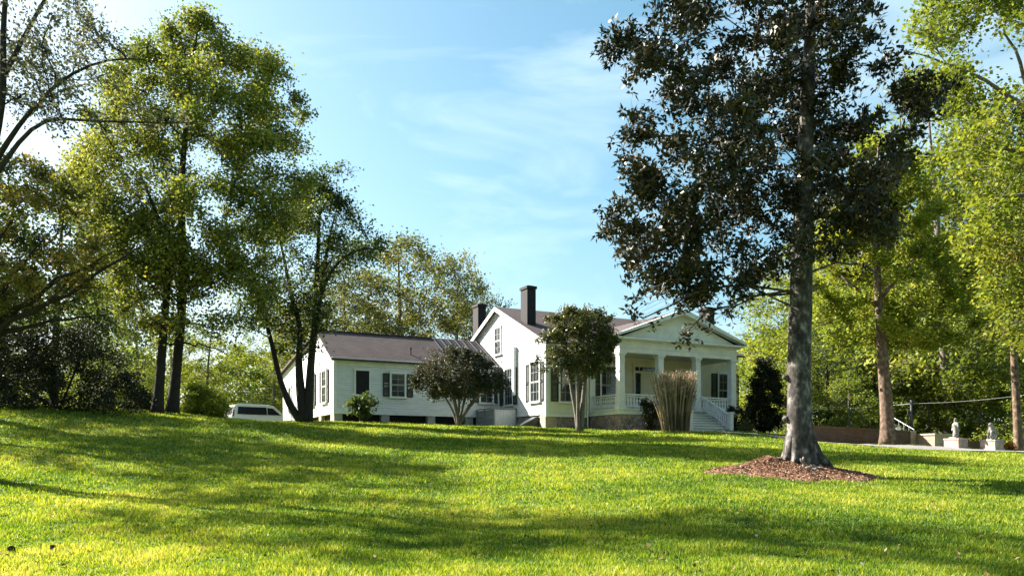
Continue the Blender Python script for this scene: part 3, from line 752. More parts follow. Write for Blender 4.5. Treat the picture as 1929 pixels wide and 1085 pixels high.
slope_roof(rf, -0.22, ML+0.22, MD/2, AP+0.03, MD+0.42, EA-0.42*sl_+0.03)
roof_main = rf.build('roof', M['roof'], house)
def chimney(x, y, z0, z1, w=0.52, d=0.75):
    m = MB().box(x-w/2, x+w/2, y-d/2, y+d/2, z0, z1-0.14)
    m.box(x-w/2-0.05, x+w/2+0.05, y-d/2-0.05, y+d/2+0.05, z1-0.14, z1)
    m.box(x-w/2+0.10, x+w/2-0.10, y-d/2+0.10, y+d/2-0.10, z1, z1+0.05)
    m.build('chimney', M['chimney'], roof_main)
chimney(0.45, 2.75, 5.0, 7.68)
chimney(0.45, 9.0, 4.9, 7.75)
chimney(ML-0.6, 1.9, 4.8, 7.35)

left = Face((0.0, 0, 0), (0, 1), (-1, 0)); front = Face((0, -0.035, 0), (1, 0), (0, -1))
window(left, 1.12, 1.42, 3.42, 0.95, True, 3, 2)
window(left, 4.15, 1.42, 3.42, 0.95, True, 3, 2)
window(left, 5.5, 4.36, 5.85, 0.72, False, 2, 2)
window(front, 1.25, 1.38, 3.28, 0.92, True, 3, 2)
window(front, 3.75, 1.30, 3.32, 0.92, True, 3, 2)
window(front, 8.78, 1.30, 3.32, 0.92, True, 3, 2)
window(front, 11.62, 1.38, 3.28, 0.92, True, 3, 2)
# entrance: door, sidelights and transom
dm = MB()
for xa, xb in ((5.30,5.42),(5.78,5.86),(6.66,6.74),(7.10,7.22)): dm.box(xa, xb, 0.0, 0.07, 0.96, 3.06)
dm.box(5.22, 7.30, 0.0, 0.09, 3.06, 3.16).box(5.22, 7.30, 0.0, 0.08, 3.42, 3.58)
dm.box(5.30, 5.42, 0.0, 0.06, 3.16, 3.42).box(7.10, 7.22, 0.0, 0.06, 3.16, 3.42)
door = front.put(dm).build('door_surround', M['porchwall'], house)
dd = MB().box(5.86, 6.66, 0.0, 0.04, 0.97, 3.06)
for za, zb in ((1.15,1.75),(1.9,2.9)):
    for xa in (5.94, 6.31): dd.box(xa, xa+0.27, 0.04, 0.052, za, zb)
front.put(dd).build('door', M['porchwall'], door)
front.put(MB().lathe([(0.02,0),(0.035,0.02),(0.03,0.05)], (6.58,0.055,1.95), 8)).build('door_knob', M['iron'], door)
for xa, xb in ((5.42,5.78),(6.74,7.10)):
    front.put(MB().box(xa, xb, 0.0, 0.02, 1.5, 3.06)).build('sidelight', M['glass'], door)
    front.put(MB().box(xa, xb, 0.0, 0.045, 0.97, 1.5)).build('sidelight_panel', M['porchwall'], door)
front.put(MB().box(5.42, 7.10, 0.0, 0.02, 3.16, 3.42)).build('transom', M['glass'], door)
tb = MB().box(5.43, 7.09, 0.041, 0.05, 3.395, 3.418).box(5.43, 7.09, 0.041, 0.05, 3.162, 3.185)
for i in range(1, 6): tb.box(5.42+0.28*i-0.012, 5.42+0.28*i+0.012, 0.02, 0.041, 3.16, 3.42)
front.put(tb).build('transom_bars', M['trim'], door)

# porch
PX0, PX1, PY, FL = 2.53, 9.99, -2.83, 0.95
MB().box(PX0+0.06, PX1-0.06, PY+0.06, -0.036, -1.6, 0.68).build('porch_base', M['stone'], house)
pf = MB().box(PX0-0.06, PX1+0.06, PY-0.06, -0.037, 0.88, FL).box(PX0, PX1, PY, -0.038, 0.66, 0.88)
pf.build('porch_floor', M['trim'], house)
CXS = [PX0+0.18, PX0+0.18+2.367, PX0+0.18+4.733, PX1-0.18]
def column(x, y, w=0.34):
    m = MB().box(x-w/2-0.05, x+w/2+0.05, y-w/2-0.05, y+w/2+0.05, FL, FL+0.12)
    a, b = w/2, w/2*0.9
    m.add([(x-a,y-a,FL+0.12),(x+a,y-a,FL+0.12),(x+a,y+a,FL+0.12),(x-a,y+a,FL+0.12),(x-b,y-b,3.52),(x+b,y-b,3.52),(x+b,y+b,3.52),(x-b,y+b,3.52)],
          [(0,3,2,1),(4,5,6,7),(0,1,5,4),(1,2,6,5),(2,3,7,6),(3,0,4,7)])
    m.box(x-b-0.03, x+b+0.03, y-b-0.03, y+b+0.03, 3.52, 3.60).box(x-b-0.07, x+b+0.07, y-b-0.07, y+b+0.07, 3.60, 3.70)
    m.box(x-b-0.012, x+b+0.012, y-b-0.012, y+b+0.012, 3.36, 3.40)
    m.build('column', M['trim'], house)
for x in CXS: column(x, PY+0.18)
for x in (CXS[0], CXS[-1]):                                   # pilasters against the wall
    MB().box(x-0.16, x+0.16, -0.13, -0.036, FL+0.002, 3.70).build('pilaster', M['trim'], house)
en = MB()
en.box(PX0, PX1, PY, PY+0.36, 3.70, 4.28).box(PX0, PX0+0.36, PY+0.36, -0.04, 3.70, 4.28).box(PX1-0.36, PX1, PY+0.36, -0.04, 3.70, 4.28)
en.box(PX0-0.03, PX1+0.03, PY-0.03, PY, 3.93, 3.97).box(PX0-0.03, PX0, PY, -0.08, 3.93, 3.97).box(PX1, PX1+0.03, PY, -0.08, 3.93, 3.97)
en.box(PX0-0.10, PX1+0.10, PY-0.10, -0.077, 4.28, 4.33).box(PX0-0.30, PX1+0.30, PY-0.30, -0.076, 4.33, 4.43)
en.build('entablature', M['trim'], house)
MB().box(PX0+0.36, PX1-0.36, PY+0.36, -0.037, 3.86, 3.90).build('porch_ceiling', M['porchwall'], house)
PMX, PAP = (PX0+PX1)/2, 5.92
MB().prism([(PX0+0.05,4.43),(PX1-0.05,4.43),(PMX,PAP-0.12)], 'y', PY-0.02, PY+0.3).build('pediment', M['trim'], house)
rk = MB()
for xe in (PX0-0.36, PX1+0.36):
    rk.prism([(xe,4.54),(PMX,PAP+0.115),(PMX,PAP-0.16),(xe,4.431)] if xe < PMX else [(PMX,PAP-0.16),(PMX,PAP+0.115),(xe,4.54),(xe,4.431)], 'y', PY-0.40, PY-0.022)
rk.build('raking_cornice', M['trim'], house)
pr = MB()
for xe in (PX0-0.42, PX1+0.42):
    pr.prism([(xe,4.445),(PMX,PAP+0.025),(PMX,PAP+0.10),(xe,4.52)], 'y', PY-0.36, 3.3)
pr.build('porch_roof', M['roof'], house)
# railings with sawn balusters
def railing(name, a, b, y_or_x, along):
    m = MB()
    def bx(u0, u1, v0, v1, z0, z1):
        if along == 'x': m.box(u0, u1, y_or_x+v0, y_or_x+v1, z0, z1)
        else: m.box(y_or_x+v0, y_or_x+v1, u0, u1, z0, z1)
    bx(a, b, -0.05, 0.05, FL+0.66, FL+0.73); bx(a, b, -0.03, 0.03, FL+0.57, FL+0.62); bx(a, b, -0.035, 0.035, FL+0.08, FL+0.15)
    n = max(2, int((b-a)/0.17)); st = (b-a)/n
    for i in range(n):
        c = a + (i+0.5)*st
        bx(c-0.058, c+0.058, -0.012, 0.012, FL+0.15, FL+0.26); bx(c-0.03, c+0.03, -0.012, 0.012, FL+0.26, FL+0.34)
        bx(c-0.062, c+0.062, -0.012, 0.012, FL+0.34, FL+0.46); bx(c-0.035, c+0.035, -0.012, 0.012, FL+0.46, FL+0.57)
    m.build(name, M['trim'], house)
railing('railing', CXS[0]+0.18, CXS[1]-0.18, PY+0.18, 'x')
railing('railing', CXS[2]+0.18, CXS[3]-0.18, PY+0.18, 'x')
railing('railing', PY+0.37, -0.15, CXS[0], 'y')
railing('railing', PY+0.37, -0.15, CXS[3], 'y')
# front steps
SX0, SX1 = CXS[1]+0.12, CXS[2]+0.10
NS, TR = 7, 0.30
gxs, gys = hw(6.3, PY-2.1); GZ = gz(gxs, gys) - HO[2]
rise = (FL - GZ)/ (NS+1)
stp = MB(); trd = MB()
for i in range(NS):
    zt = FL - rise*(i+1); y1 = PY-0.062 - TR*i; y0 = y1 - TR
    stp.box(SX0, SX1, y0, y1, GZ-0.3, zt-0.035); trd.box(SX0-0.03, SX1+0.03, y0-0.03, y1, zt-0.035, zt)
st_o = stp.build('stairs', M['riser'], house); trd.build('treads', M['treads'], st_o)
ye = PY-0.062-TR*NS
for x in (SX0-0.08, SX1+0.08):
    MB().prism([(PY-0.07,FL-0.1),(PY-0.07,FL-0.36),(ye,GZ-0.1),(ye,GZ+0.2)], 'x', x-0.035, x+0.035).build('stringer', M['trim'], st_o)
for x in (SX0-0.08, SX1+0.08):
    m = MB()
    za, zb = FL+0.72, GZ+0.82
    m.bar((x, PY-0.03, za), (x, ye, zb), 0.09, 0.07); m.bar((x, PY-0.03, za-0.58), (x, ye, zb-0.60), 0.06, 0.06)
    for i in range(1, 14):
        f_ = i/14; yc = PY-0.03 + (ye-PY+0.03)*f_; zc = za + (zb-za)*f_
        m.box(x-0.015, x+0.015, yc-0.045, yc+0.045, zc-0.58, zc-0.03)
    m.build('stair_rail', M['trim'], house)
    MB().box(x-0.09, x+0.09, ye-0.16, ye+0.0, GZ-0.3, GZ+0.92).box(x-0.12, x+0.12, ye-0.19, ye+0.03, GZ+0.92, GZ+0.97).build('newel_post', M['trim'], house)

# long low wing
WX, WY, WR, WB = -9.41, 5.4, 8.2, 17.7
WE, WA, WBE, WF = 3.68, 5.33, 3.85, 0.80
MB().prism([(WY,WF),(WB,WF),(WB,WBE),(WR,WA),(WY,WE)], 'x', WX, -0.001).build('wing_wall', M['siding'], house)
cr = MB().box(WX+0.25, -0.06, WY+0.35, WB-0.3, -1.5, WF-0.002); cr.build('crawl_shade_block', M['dark'], house)  # solid block; its near-black colour stands in for the shade under the floor
for x in (WX+0.22, WX+2.75, WX+5.35, WX+7.6):
    MB().box(x-0.22, x+0.22, WY+0.03, WY+0.345, -1.5, WF-0.003).build('pier', M['concrete'], house)
for y in (WY+0.6, WY+3.0, WY+6.0, WY+9.0, WY+12.0):
    MB().box(WX+0.03, WX+0.245, y-0.25, y+0.25, -1.5, WF-0.003).build('pier', M['litbrick'], house)
wt = MB().box(WX-0.04, -0.06, WY-0.045, WY, WF-0.02, WF+0.2).box(WX-0.045, WX, WY-0.04, WY+0.12, WF, WE-0.05).box(WX, WX+0.12, WY-0.04, WY, WF+0.2, WE-0.2)
wt.box(WX-0.2, -0.06, WY-0.30, WY-0.002, WE-0.20, WE-0.17).box(WX-0.2, -0.06, WY-0.34, WY-0.30, WE-0.20, WE-0.03).box(WX, -0.06, WY-0.03, WY-0.001, WE-0.42, WE-0.2)
ws = (WA-WE)/(WR-WY); wsb = (WA-WBE)/(WB-WR)
rake(wt, WX-0.05, WX-0.002, WY-0.3, WE-0.3*ws+0.01, WR, WA+0.01, 0.2); rake(wt, WX-0.05, WX-0.002, WR, WA+0.01, WB+0.3, WBE-0.3*wsb+0.01, 0.2)
wt.build('wing_trim', M['trim'], house)
rfw = MB()
slope_roof(rfw, WX-0.25, -3.0, WY-0.38, WE-0.38*ws+0.02, WR, WA+0.02, 0.09); slope_roof(rfw, WX-0.25, -0.065, WR, WA+0.02, WB+0.4, WBE-0.4*wsb+0.02, 0.09)
rfw.box(WX-0.25, -3.0, WR-0.12, WR+0.12, WA+0.085, WA+0.125)
wroof = rfw.build('wing_roof', M['roof'], house)
sr = MB(); slope_roof(sr, -3.0, -0.065, WY-0.38, WE-0.38*ws+0.02, WR, WA+0.02, 0.10)
for i in range(7):
    x = -2.9 + i*0.45; sr.prism([(WY-0.38,WE-0.38*ws+0.11),(WR,WA+0.11),(WR,WA+0.17),(WY-0.38,WE-0.38*ws+0.17)], 'x', x-0.02, x+0.02)
sr.build('metal_roof', M['seam'], house)
vx, vy = WX+4.35, WY+0.55
MB().tube([(vx,vy,WE+0.3),(vx,vy,WE+0.78)], 0.045, 10).tube([(vx,vy,WE+0.74),(vx,vy,WE+0.80)], 0.075, 10).build('vent_pipe', M['blackpole'], wroof)
wing = Face((WX, WY, 0), (1, 0), (0, -1))
window(wing, 1.49, 1.80, 3.05, 0.72, False, dark_screen=True, sill=True)
window(wing, 3.43, 1.75, 2.98, 0.74, True, 2, 2, 0.36)
window(wing, 6.30, 1.75, 2.98, 0.74, True, 2, 2, 0.36)
window(wing, 8.62, 1.60, 2.90, 0.74, True, 2, 2, 0.36)
wend = Face((WX, 0, 0), (0, 1), (-1, 0))
window(wend, WY+1.9, 1.45, 3.15, 0.85, True, 2, 2, 0.38)
window(wend, WY+4.6, 1.45, 3.15, 0.85, True, 2, 2, 0.38)
window(wend, WY+10.2, 1.5, 2.9, 0.6, False, 2, 2)
# back steps at the wing end
# boxed flue on the gable wall, downpipes, cellar bulkhead, boarded areaway
MB().box(-0.20, -0.001, 3.22, 3.42, 1.9, 4.45).box(-0.23, -0.001, 3.19, 3.45, 4.45, 4.52).build('boxed_flue', M['trim'], house)
dp = MB().tube([(-0.09, WY-0.12, 3.35), (-0.09, WY-0.12, 0.2)], 0.04, 8); dp.build('downpipe', M['trim'], house)
MB().tube([(PX0-0.12, -0.12, 4.2), (PX0-0.12, -0.12, -0.3)], 0.04, 8).build('downpipe', M['trim'], house)
bk = MB().prism([(0.0,-1.2),(0.0,0.62),(-0.95,0.15),(-0.95,-1.2)], 'y', 0.75, 2.05)
bko = bk.build('cellar_bulkhead', M['shutter'], house)
MB().add([(-0.02,0.80,0.655),(-0.02,1.38,0.655),(-1.0,1.38,0.17),(-1.0,0.80,0.17),(-0.02,0.80,0.625),(-0.02,1.38,0.625),(-1.0,1.38,0.14),(-1.0,0.80,0.14)],
        [(0,1,2,3),(4,7,6,5),(0,4,5,1),(1,5,6,2),(2,6,7,3),(3,7,4,0)]).build('bulkhead_door', M['shutter'], bko)

# boarded areaway in the corner between wing and gable
def areaway():
    o = empty('board_enclosure', (*hw(-0.9, 3.24), 3.4), HA)
    tag(o, 'low boxed enclosure of weathered grey boards under the gable wall', 'enclosure')
    b = MB(); zt = 1.0
    for i in range(5): b.box(-0.50, -0.46, 0.04, 2.08, 0.02+i*0.2, 0.02+i*0.2+0.185)
    b.build('side_boards', M['greywood'], o)
    w = MB()
    for i in range(7): w.box(-0.46+0.005+i*0.185, -0.46+0.18+i*0.185, -0.03, 0.0, -0.1, zt)
    w.build('front_boards', M['trim'], o)
    for x, y in ((-0.50,-0.06),(-0.56,1.0),(-0.56,2.0),(0.82,-0.06)): MB().box(x, x+0.08, y, y+0.08, -0.4, 1.06).build('post', M['greywood'], o)
    MB().box(-0.58, 0.86, -0.08, 0.03, 1.06, 1.10).box(-0.58, -0.44, 0.03, 2.1, 1.06, 1.10).build('cap_rail', M['greywood'], o)
areaway()

# ------------------------------------------------------------------ planting round the house
def stems_to(t, base, tips, r0, r1, n=8):
    for tip in tips:
        mid = base*0.45 + tip*0.55; mid = mid + np.array(((base[0]-tip[0])*0.12, (base[1]-tip[1])*0.12, 0.1))
        t.trunk([base + t.r.normal(0,0.05,3)*np.array((1,1,0)), base*0.7+tip*0.3 + (mid-(base*0.45+tip*0.55)), mid, tip], [r0, r0*0.8, r0*0.6, r1], n, multi=True)

def crape():
    Y = 40.0
    base = P(864, 800, Y); base[2] = gz(base[0], base[1]) - 0.05
    t = Tree(base, 51)
    stems_to(t, base, [P(830,735,Y), P(845,700,Y-0.5), P(868,690,Y+0.4), P(890,715,Y), P(915,725,Y-0.4), P(905,745,Y+0.6), P(850,740,Y-0.8), P(880,735,Y+0.8)], 0.075, 0.03)
    poly = [(862,650),(818,668),(788,688),(770,712),(780,742),(820,750),(870,747),(935,745),(956,725),(940,692),(905,664)]
    for c, rad in poly_lobes(poly, Y, 84, 21, 3, rvar=0.7): t.lobe(c, rad, 12, 20, 0.11, k=1.0, tmin=0.5, thick=0.4, twig_r=0.008)
    return t.finish('crape_myrtle', 'round dark bush on several bare stems in front of the wing', M['bark_grey'], LF['bush'], 0.13, 0.07, 0.3, cat='bush')
crape()
def porch_tree():
    Y = 39.6
    base = P(1090, 808, Y); base[2] = gz(base[0], base[1]) - 0.05
    t = Tree(base, 52)
    t.trunk([base, P(1085,770,Y), P(1075,730,Y), P(1072,690,Y), P(1065,640,Y)], [0.13,0.10,0.08,0.06,0.03], 10, multi=True)
    t.trunk([base+(0.1,0,0), P(1097,770,Y), P(1100,730,Y), P(1105,690,Y), P(1110,630,Y)], [0.14,0.11,0.09,0.07,0.03], 10, multi=True)
    t.trunk([base+(0.0,-0.1,0), P(1088,775,Y-0.3), P(1089,735,Y-0.3), P(1086,690,Y-0.4), P(1090,620,Y-0.3)], [0.10,0.08,0.065,0.05,0.03], 10, multi=True)
    poly = [(1080,578),(1045,592),(1025,615),(1018,650),(1022,685),(1040,705),(1080,712),(1120,705),(1150,690),(1162,650),(1158,615),(1135,588),(1105,580)]
    for c, rad in poly_lobes(poly, Y, 78, 22, 5, rvar=0.7): t.lobe(c, rad, 12, 20, 0.11, k=0.8, tmin=0.5, thick=0.35, twig_r=0.008)
    for px, py in [(1030,600),(1150,600),(1165,640),(1016,640),(1022,700),(1155,700),(1070,583),(1115,590)]: t.lobe(P(px,py,Y+t.r.uniform(-0.5,0.5)), np.array((0.28,0.3,0.24)), 8, 12, 0.07, k=0.5, tmin=0.5, thick=0.15)
    for px, py in [(1008,680),(1003,686),(1012,675)]: t.lobe(P(px,py,Y), np.array((0.18,0.2,0.15)), 5, 8, 0.05, k=0.5, tmin=0.5, thick=0.15)
    return t.finish('evergreen_tree', 'dense evergreen small tree with forked trunks hiding the corner of the porch', M['bark_grey'], LF['evergreen'], 0.15, 0.07, 0.3)
porch_tree()

def shrub(name, label, px, py, Y, poly, n, r_px, leaf, seed, ln=0.10, wd=0.06, per=16, twigs=10, sig=0.08, cat='shrub', group=None, depth=0.9, lsp=0.2):
    base = P(px, py, Y); base[2] = gz(base[0], base[1]) - 0.04
    t = Tree(base, seed)
    lb = poly_lobes(poly, Y, n, r_px, seed, depth=depth)
    tips = [l[0] for l in lb[::max(1, len(lb)//6)]]
    for tip in tips:
        t.trunk([base + t.r.normal(0,0.06,3)*np.array((1,1,0)), base*0.5+tip*0.5+t.r.normal(0,0.05,3), tip], [0.04,0.03,0.012], 6, multi=True)
    for c, rad in lb: t.lobe(c, rad, twigs, per, sig, k=0.8, tmin=0.1, thick=0.4, twig_r=0.006)
    return t.finish(name, label, M['bark_dark'], LF[leaf], ln, wd, lsp, cat=cat, group=group, trunk_name='trunk', crown_name='foliage')

shrub('leafy_shrub', 'small loose green shrub in front of the wing below its shutterless window', 683, 797, 42.0, [(655,755),(668,745),(690,742),(712,745),(717,760),(708,780),(690,786),(668,780),(650,770)], 16, 13, 'darkgreen', 61, 0.20, 0.10, 10, 8, 0.08)
shrub('porch_shrub', 'dark shrub against the stone porch base left of the dry reeds', 1222, 812, 41.2, [(1205,760),(1215,752),(1235,758),(1245,775),(1245,808),(1218,810),(1210,785)], 16, 13, 'hedge', 62)
shrub('step_shrub', 'low dark shrub to the right of the porch steps', 1382, 812, 43.0, [(1352,775),(1375,766),(1400,768),(1412,780),(1412,812),(1360,812),(1355,790)], 20, 14, 'hedge', 63)
shrub('holly_tree', 'dark cone-shaped evergreen just right of the porch', 1440, 812, 45.5, [(1438,668),(1418,690),(1406,730),(1402,780),(1405,810),(1476,810),(1480,770),(1474,720),(1458,685)], 75, 20, 'hedge', 64, 0.12, 0.07, 20, 12, cat='tree')
shrub('low_shrub', 'low pale-flecked shrub at the foot of the dark cone-shaped evergreen', 1408, 815, 42.4, [(1390,800),(1402,792),(1418,796),(1424,814),(1388,814)], 8, 8, 'evergreen', 65, 0.08, 0.05)

def reeds():
    Y = 39.3
    base = P(1272, 813, Y); base[2] = gz(base[0], base[1]) - 0.03
    root = empty('dry_reed_clump', base)
    tag(root, 'tall clump of dry tan reeds fanning up in front of the porch', 'reeds')
    r = np.random.default_rng(70); V = []; Q = []; rn = []; PV = []; PQ = []; pr_ = []
    for i in range(620):
        a = r.uniform(0, 2*math.pi); q_ = math.sqrt(r.random()); bx_, by_ = 0.62*q_*math.cos(a), 0.5*q_*math.sin(a)
        h = 2.80*(0.72+0.33*r.random()**0.7) * (1-0.05*q_); ln_ = 0.52*q_ + r.normal(0, 0.24)
        tx, ty = bx_ + ln_*0.72*math.cos(a), by_ + ln_*0.62*math.sin(a)
        w = r.uniform(0.010, 0.034); ph = r.uniform(0, math.pi); wx, wy = w*math.cos(ph), w*math.sin(ph)
        tone = r.random(); b0 = len(V)
        for k, f_ in enumerate((0, 0.35, 0.7, 1.0)):
            px_ = bx_ + (tx-bx_)*f_**1.5 + 0.02*math.sin(i+k*2); py_ = by_ + (ty-by_)*f_**1.5
            ww = (1.0, 1.1, 1.0, 0.35)[k]
            V += [(px_-wx*ww, py_-wy*ww, h*f_), (px_+wx*ww, py_+wy*ww, h*f_)]
        for k in range(3): Q.append((b0+2*k, b0+2*k+1, b0+2*k+3, b0+2*k+2)); rn.append(min(1, max(0, tone*0.62 + 0.12*r.random() + (-0.12, 0.1, 0.28)[k])))
    link('stalks', np_mesh('stalks', V, np.array(Q), attrs={'rnd': rn}), LF['straw'], root)
    # broken hanging blades near the tips
    n = 900; aa = r.uniform(0, 2*math.pi, n); qq = np.sqrt(r.random(n))
    c = np.stack([0.98*qq*np.cos(aa), 0.8*qq*np.sin(aa), r.uniform(1.5, 2.8, n)], -1)
    v, qd = flat_leaves(c, r.uniform(0.15,0.5,n), r.uniform(0.02,0.05,n), -0.5, r)
    link('blades', np_mesh('blades', v, qd, attrs={'rnd': r.random(n)}), LF['straw'], root)
reeds()

# ------------------------------------------------------------------ van behind the crest
def van():
    Y = 66.0
    p = P(486, 763, Y); x, y = p[0], p[1]
    top = EYE + (HY-762)*Y/F
    g = max(gz(x, y), top-1.95); g = top - 1.95
    root = empty('parked_van', (x, y, g), math.radians(-52) + math.pi/2)
    tag(root, 'white passenger van parked behind the lawn crest left of the house', 'van')
    # local: +x forward; side profile lofted across the width with tumblehome
    prof = [(-2.35,0.42),(-2.40,0.75),(-2.36,1.05),(-2.22,1.62),(-2.05,1.84),(-1.6,1.93),(0.6,1.90),(1.0,1.80),(1.75,1.16),(2.35,0.98),(2.52,0.72),(2.48,0.40)]
    m = MB(); ys_ = [(-0.93,0.0),(-0.95,1.0),(0.95,1.0),(0.93,0.0)]
    def wid(z): return 0.96 if z < 1.05 else 0.96 - (z-1.05)*0.22
    n = len(prof); vs = []
    for sgn, ins in ((-1,0.0),(1,0.0)):
        for (px_, pz) in prof: vs.append((px_, sgn*wid(pz), pz))
    fs = [tuple(range(n)), tuple(range(n, 2*n))[::-1]] + [(i, n+i, n+(i+1) % n, (i+1) % n) for i in range(n)]
    m.add(vs, fs); m.build('body', M['carpaint'], root, bevel=0.05)
    def sidepoly(poly, name, mat, off=0.012):
        for sg in (-1, 1):
            k = MB(); nn = len(poly)
            vs = [(a, sg*(wid(b)+off), b) for a, b in poly] + [(a, sg*(wid(b)-0.02), b) for a, b in poly]
            k.add(vs, [tuple(range(nn)), tuple(range(nn, 2*nn))[::-1]] + [(i, (i+1) % nn, nn+(i+1) % nn, nn+i) for i in range(nn)])
            k.build(name, mat, root)
    sidepoly([(-1.95,1.12),(-1.86,1.70),(0.35,1.70),(0.35,1.12)], 'side_window', M['carglass'])
    sidepoly([(0.42,1.12),(0.42,1.68),(0.85,1.64),(1.45,1.12)], 'door_window', M['carglass'])
    sidepoly([(-2.36,0.95),(-2.22,1.45),(-2.14,1.45),(-2.24,0.95)], 'tail_light', M['redlens'], 0.016)
    # rear window and windscreen
    rw = MB().add([(-2.375,-0.72,1.08),(-2.375,0.72,1.08),(-2.235,0.66,1.66),(-2.235,-0.66,1.66),(-2.30,-0.72,1.08),(-2.30,0.72,1.08),(-2.16,0.66,1.66),(-2.16,-0.66,1.66)], [(0,1,2,3),(4,7,6,5),(0,4,5,1),(1,5,6,2),(2,6,7,3),(3,7,4,0)])
    rw.build('rear_window', M['carglass'], root)
    wsn = MB().add([(1.08,-0.72,1.76),(1.08,0.72,1.76),(1.74,0.82,1.185),(1.74,-0.82,1.185),(1.0,-0.72,1.7),(1.0,0.72,1.7),(1.68,0.82,1.12),(1.68,-0.82,1.12)], [(0,1,2,3),(4,7,6,5),(0,4,5,1),(1,5,6,2),(2,6,7,3),(3,7,4,0)])
    wsn.build('windscreen', M['carglass'], root)
    MB().box(-2.47, -2.30, -0.90, 0.90, 0.36, 0.66).build('bumper', M['carpaint'], root, bevel=0.04)
    MB().box(-2.425, -2.38, -0.28, 0.28, 0.78, 0.92).build('number_plate', M['trim'], root)
    for xw in (-1.45, 1.55):
        for sg in (-1, 1):
            w_ = empty('wheel', (xw, sg*0.86, 0.33)); w_.parent = root
            MB().tube([(0,-0.11*sg,0),(0,0.11*sg,0)], 0.33, 20).build('tyre', M['rubber'], w_)
            MB().tube([(0,0.10*sg,0),(0,0.125*sg,0)], 0.20, 14).build('rim', M['rim'], w_)
van()

# ------------------------------------------------------------------ right side: brick wall, pier, pedestals, statues, handrail, pole and cable
def loc_hw(px, Y): return np.array(((px-CX)*Y/F, Y))
bw = loc_hw(1527, 35.0); bz = 2.0
wall_root = empty('brick_wall', (bw[0], bw[1], bz), HA)
tag(wall_root, 'long low brick retaining wall behind the gravel drive', 'wall')
wm = MB(); wl = 6.3
zt0, zt1 = EYE + (HY-804)*35/F - bz, EYE + (HY-814)*37.8/F - bz
wm.prism([(-0.6,-1.2),(wl-0.3,-1.2),(wl-0.3,zt1),(-0.6,zt0)], 'y', 0, 0.35)
wm.build('wall', M['brick'], wall_root)
cp = MB(); cp.prism([(-0.62,zt0),(wl-0.3,zt1),(wl-0.3,zt1+0.07),(-0.62,zt0+0.07)], 'y', -0.04, 0.39); cp.build('coping', M['brick'], wall_root)
MB().box(wl-0.3, wl+0.05, -0.08, 0.40, -1.2, zt1+0.06).build('end_post', M['litbrick'], wall_root)
pp = bw + HU*(wl+0.05) - HV*0.9
pier = empty('brick_pier', (pp[0], pp[1], bz), HA); tag(pier, 'brick block in a painted sunlit tone closing the end of the long wall', 'pier')
zt2 = EYE + (HY-819)*37.0/F - bz
MB().box(0.06, 1.45, -0.05, 0.93, -1.2, zt2).build('block', M['litbrick'], pier)
MB().box(0.02, 1.50, -0.09, 0.97, zt2, zt2+0.07).build('coping', M['paleblock'], pier)
# wall beyond the pier
bp = bw + HU*(wl+1.55) + HV*0.2
low = empty('low_brick_wall', (bp[0], bp[1], bz), HA); tag(low, 'lower brick wall in a painted shade tone behind the two stone pedestals', 'wall')
MB().box(0, 3.8, 0, 0.3, -1.2, zt2-0.25).build('wall', M['brick'], low)
MB().box(-0.03, 3.83, -0.04, 0.34, zt2-0.25, zt2-0.18).build('coping', M['brick'], low)

def pedestal(px, py, Y, h, w, d, label):
    p = loc_hw(px, Y); z = EYE + (HY-py)*Y/F
    o = empty('stone_pedestal', (p[0], p[1], z), HA); tag(o, label, 'pedestal', 'stone pedestals by the drive')
    # near left corner at the origin
    MB().box(-0.02, w+0.02, -0.02, d+0.02, -0.6, 0.10).build('plinth', M['paleblock'], o, bevel=0.02)
    MB().box(0.02, w-0.02, 0.02, d-0.02, 0.10, h-0.04).build('block', M['paleblock'], o, bevel=0.015)
    MB().box(0.0, w, 0.0, d, h-0.04, h+0.02).build('cap', M['paleblock'], o, bevel=0.01)
    st_ = p + HU*w*0.42 + HV*d*0.45
    return np.array((st_[0], st_[1], z + h + 0.02))
s1 = pedestal(1806, 847, 33.5, 0.44, 0.62, 0.68, 'pinkish stone block pedestal under the upright statue')
s2 = pedestal(1875, 849, 33.0, 0.42, 0.58, 0.66, 'pale stone block pedestal under the smaller seated statue')
MB_step = MB().box(-0.45, 0, 0.1, 0.5, -0.5, 0.10)

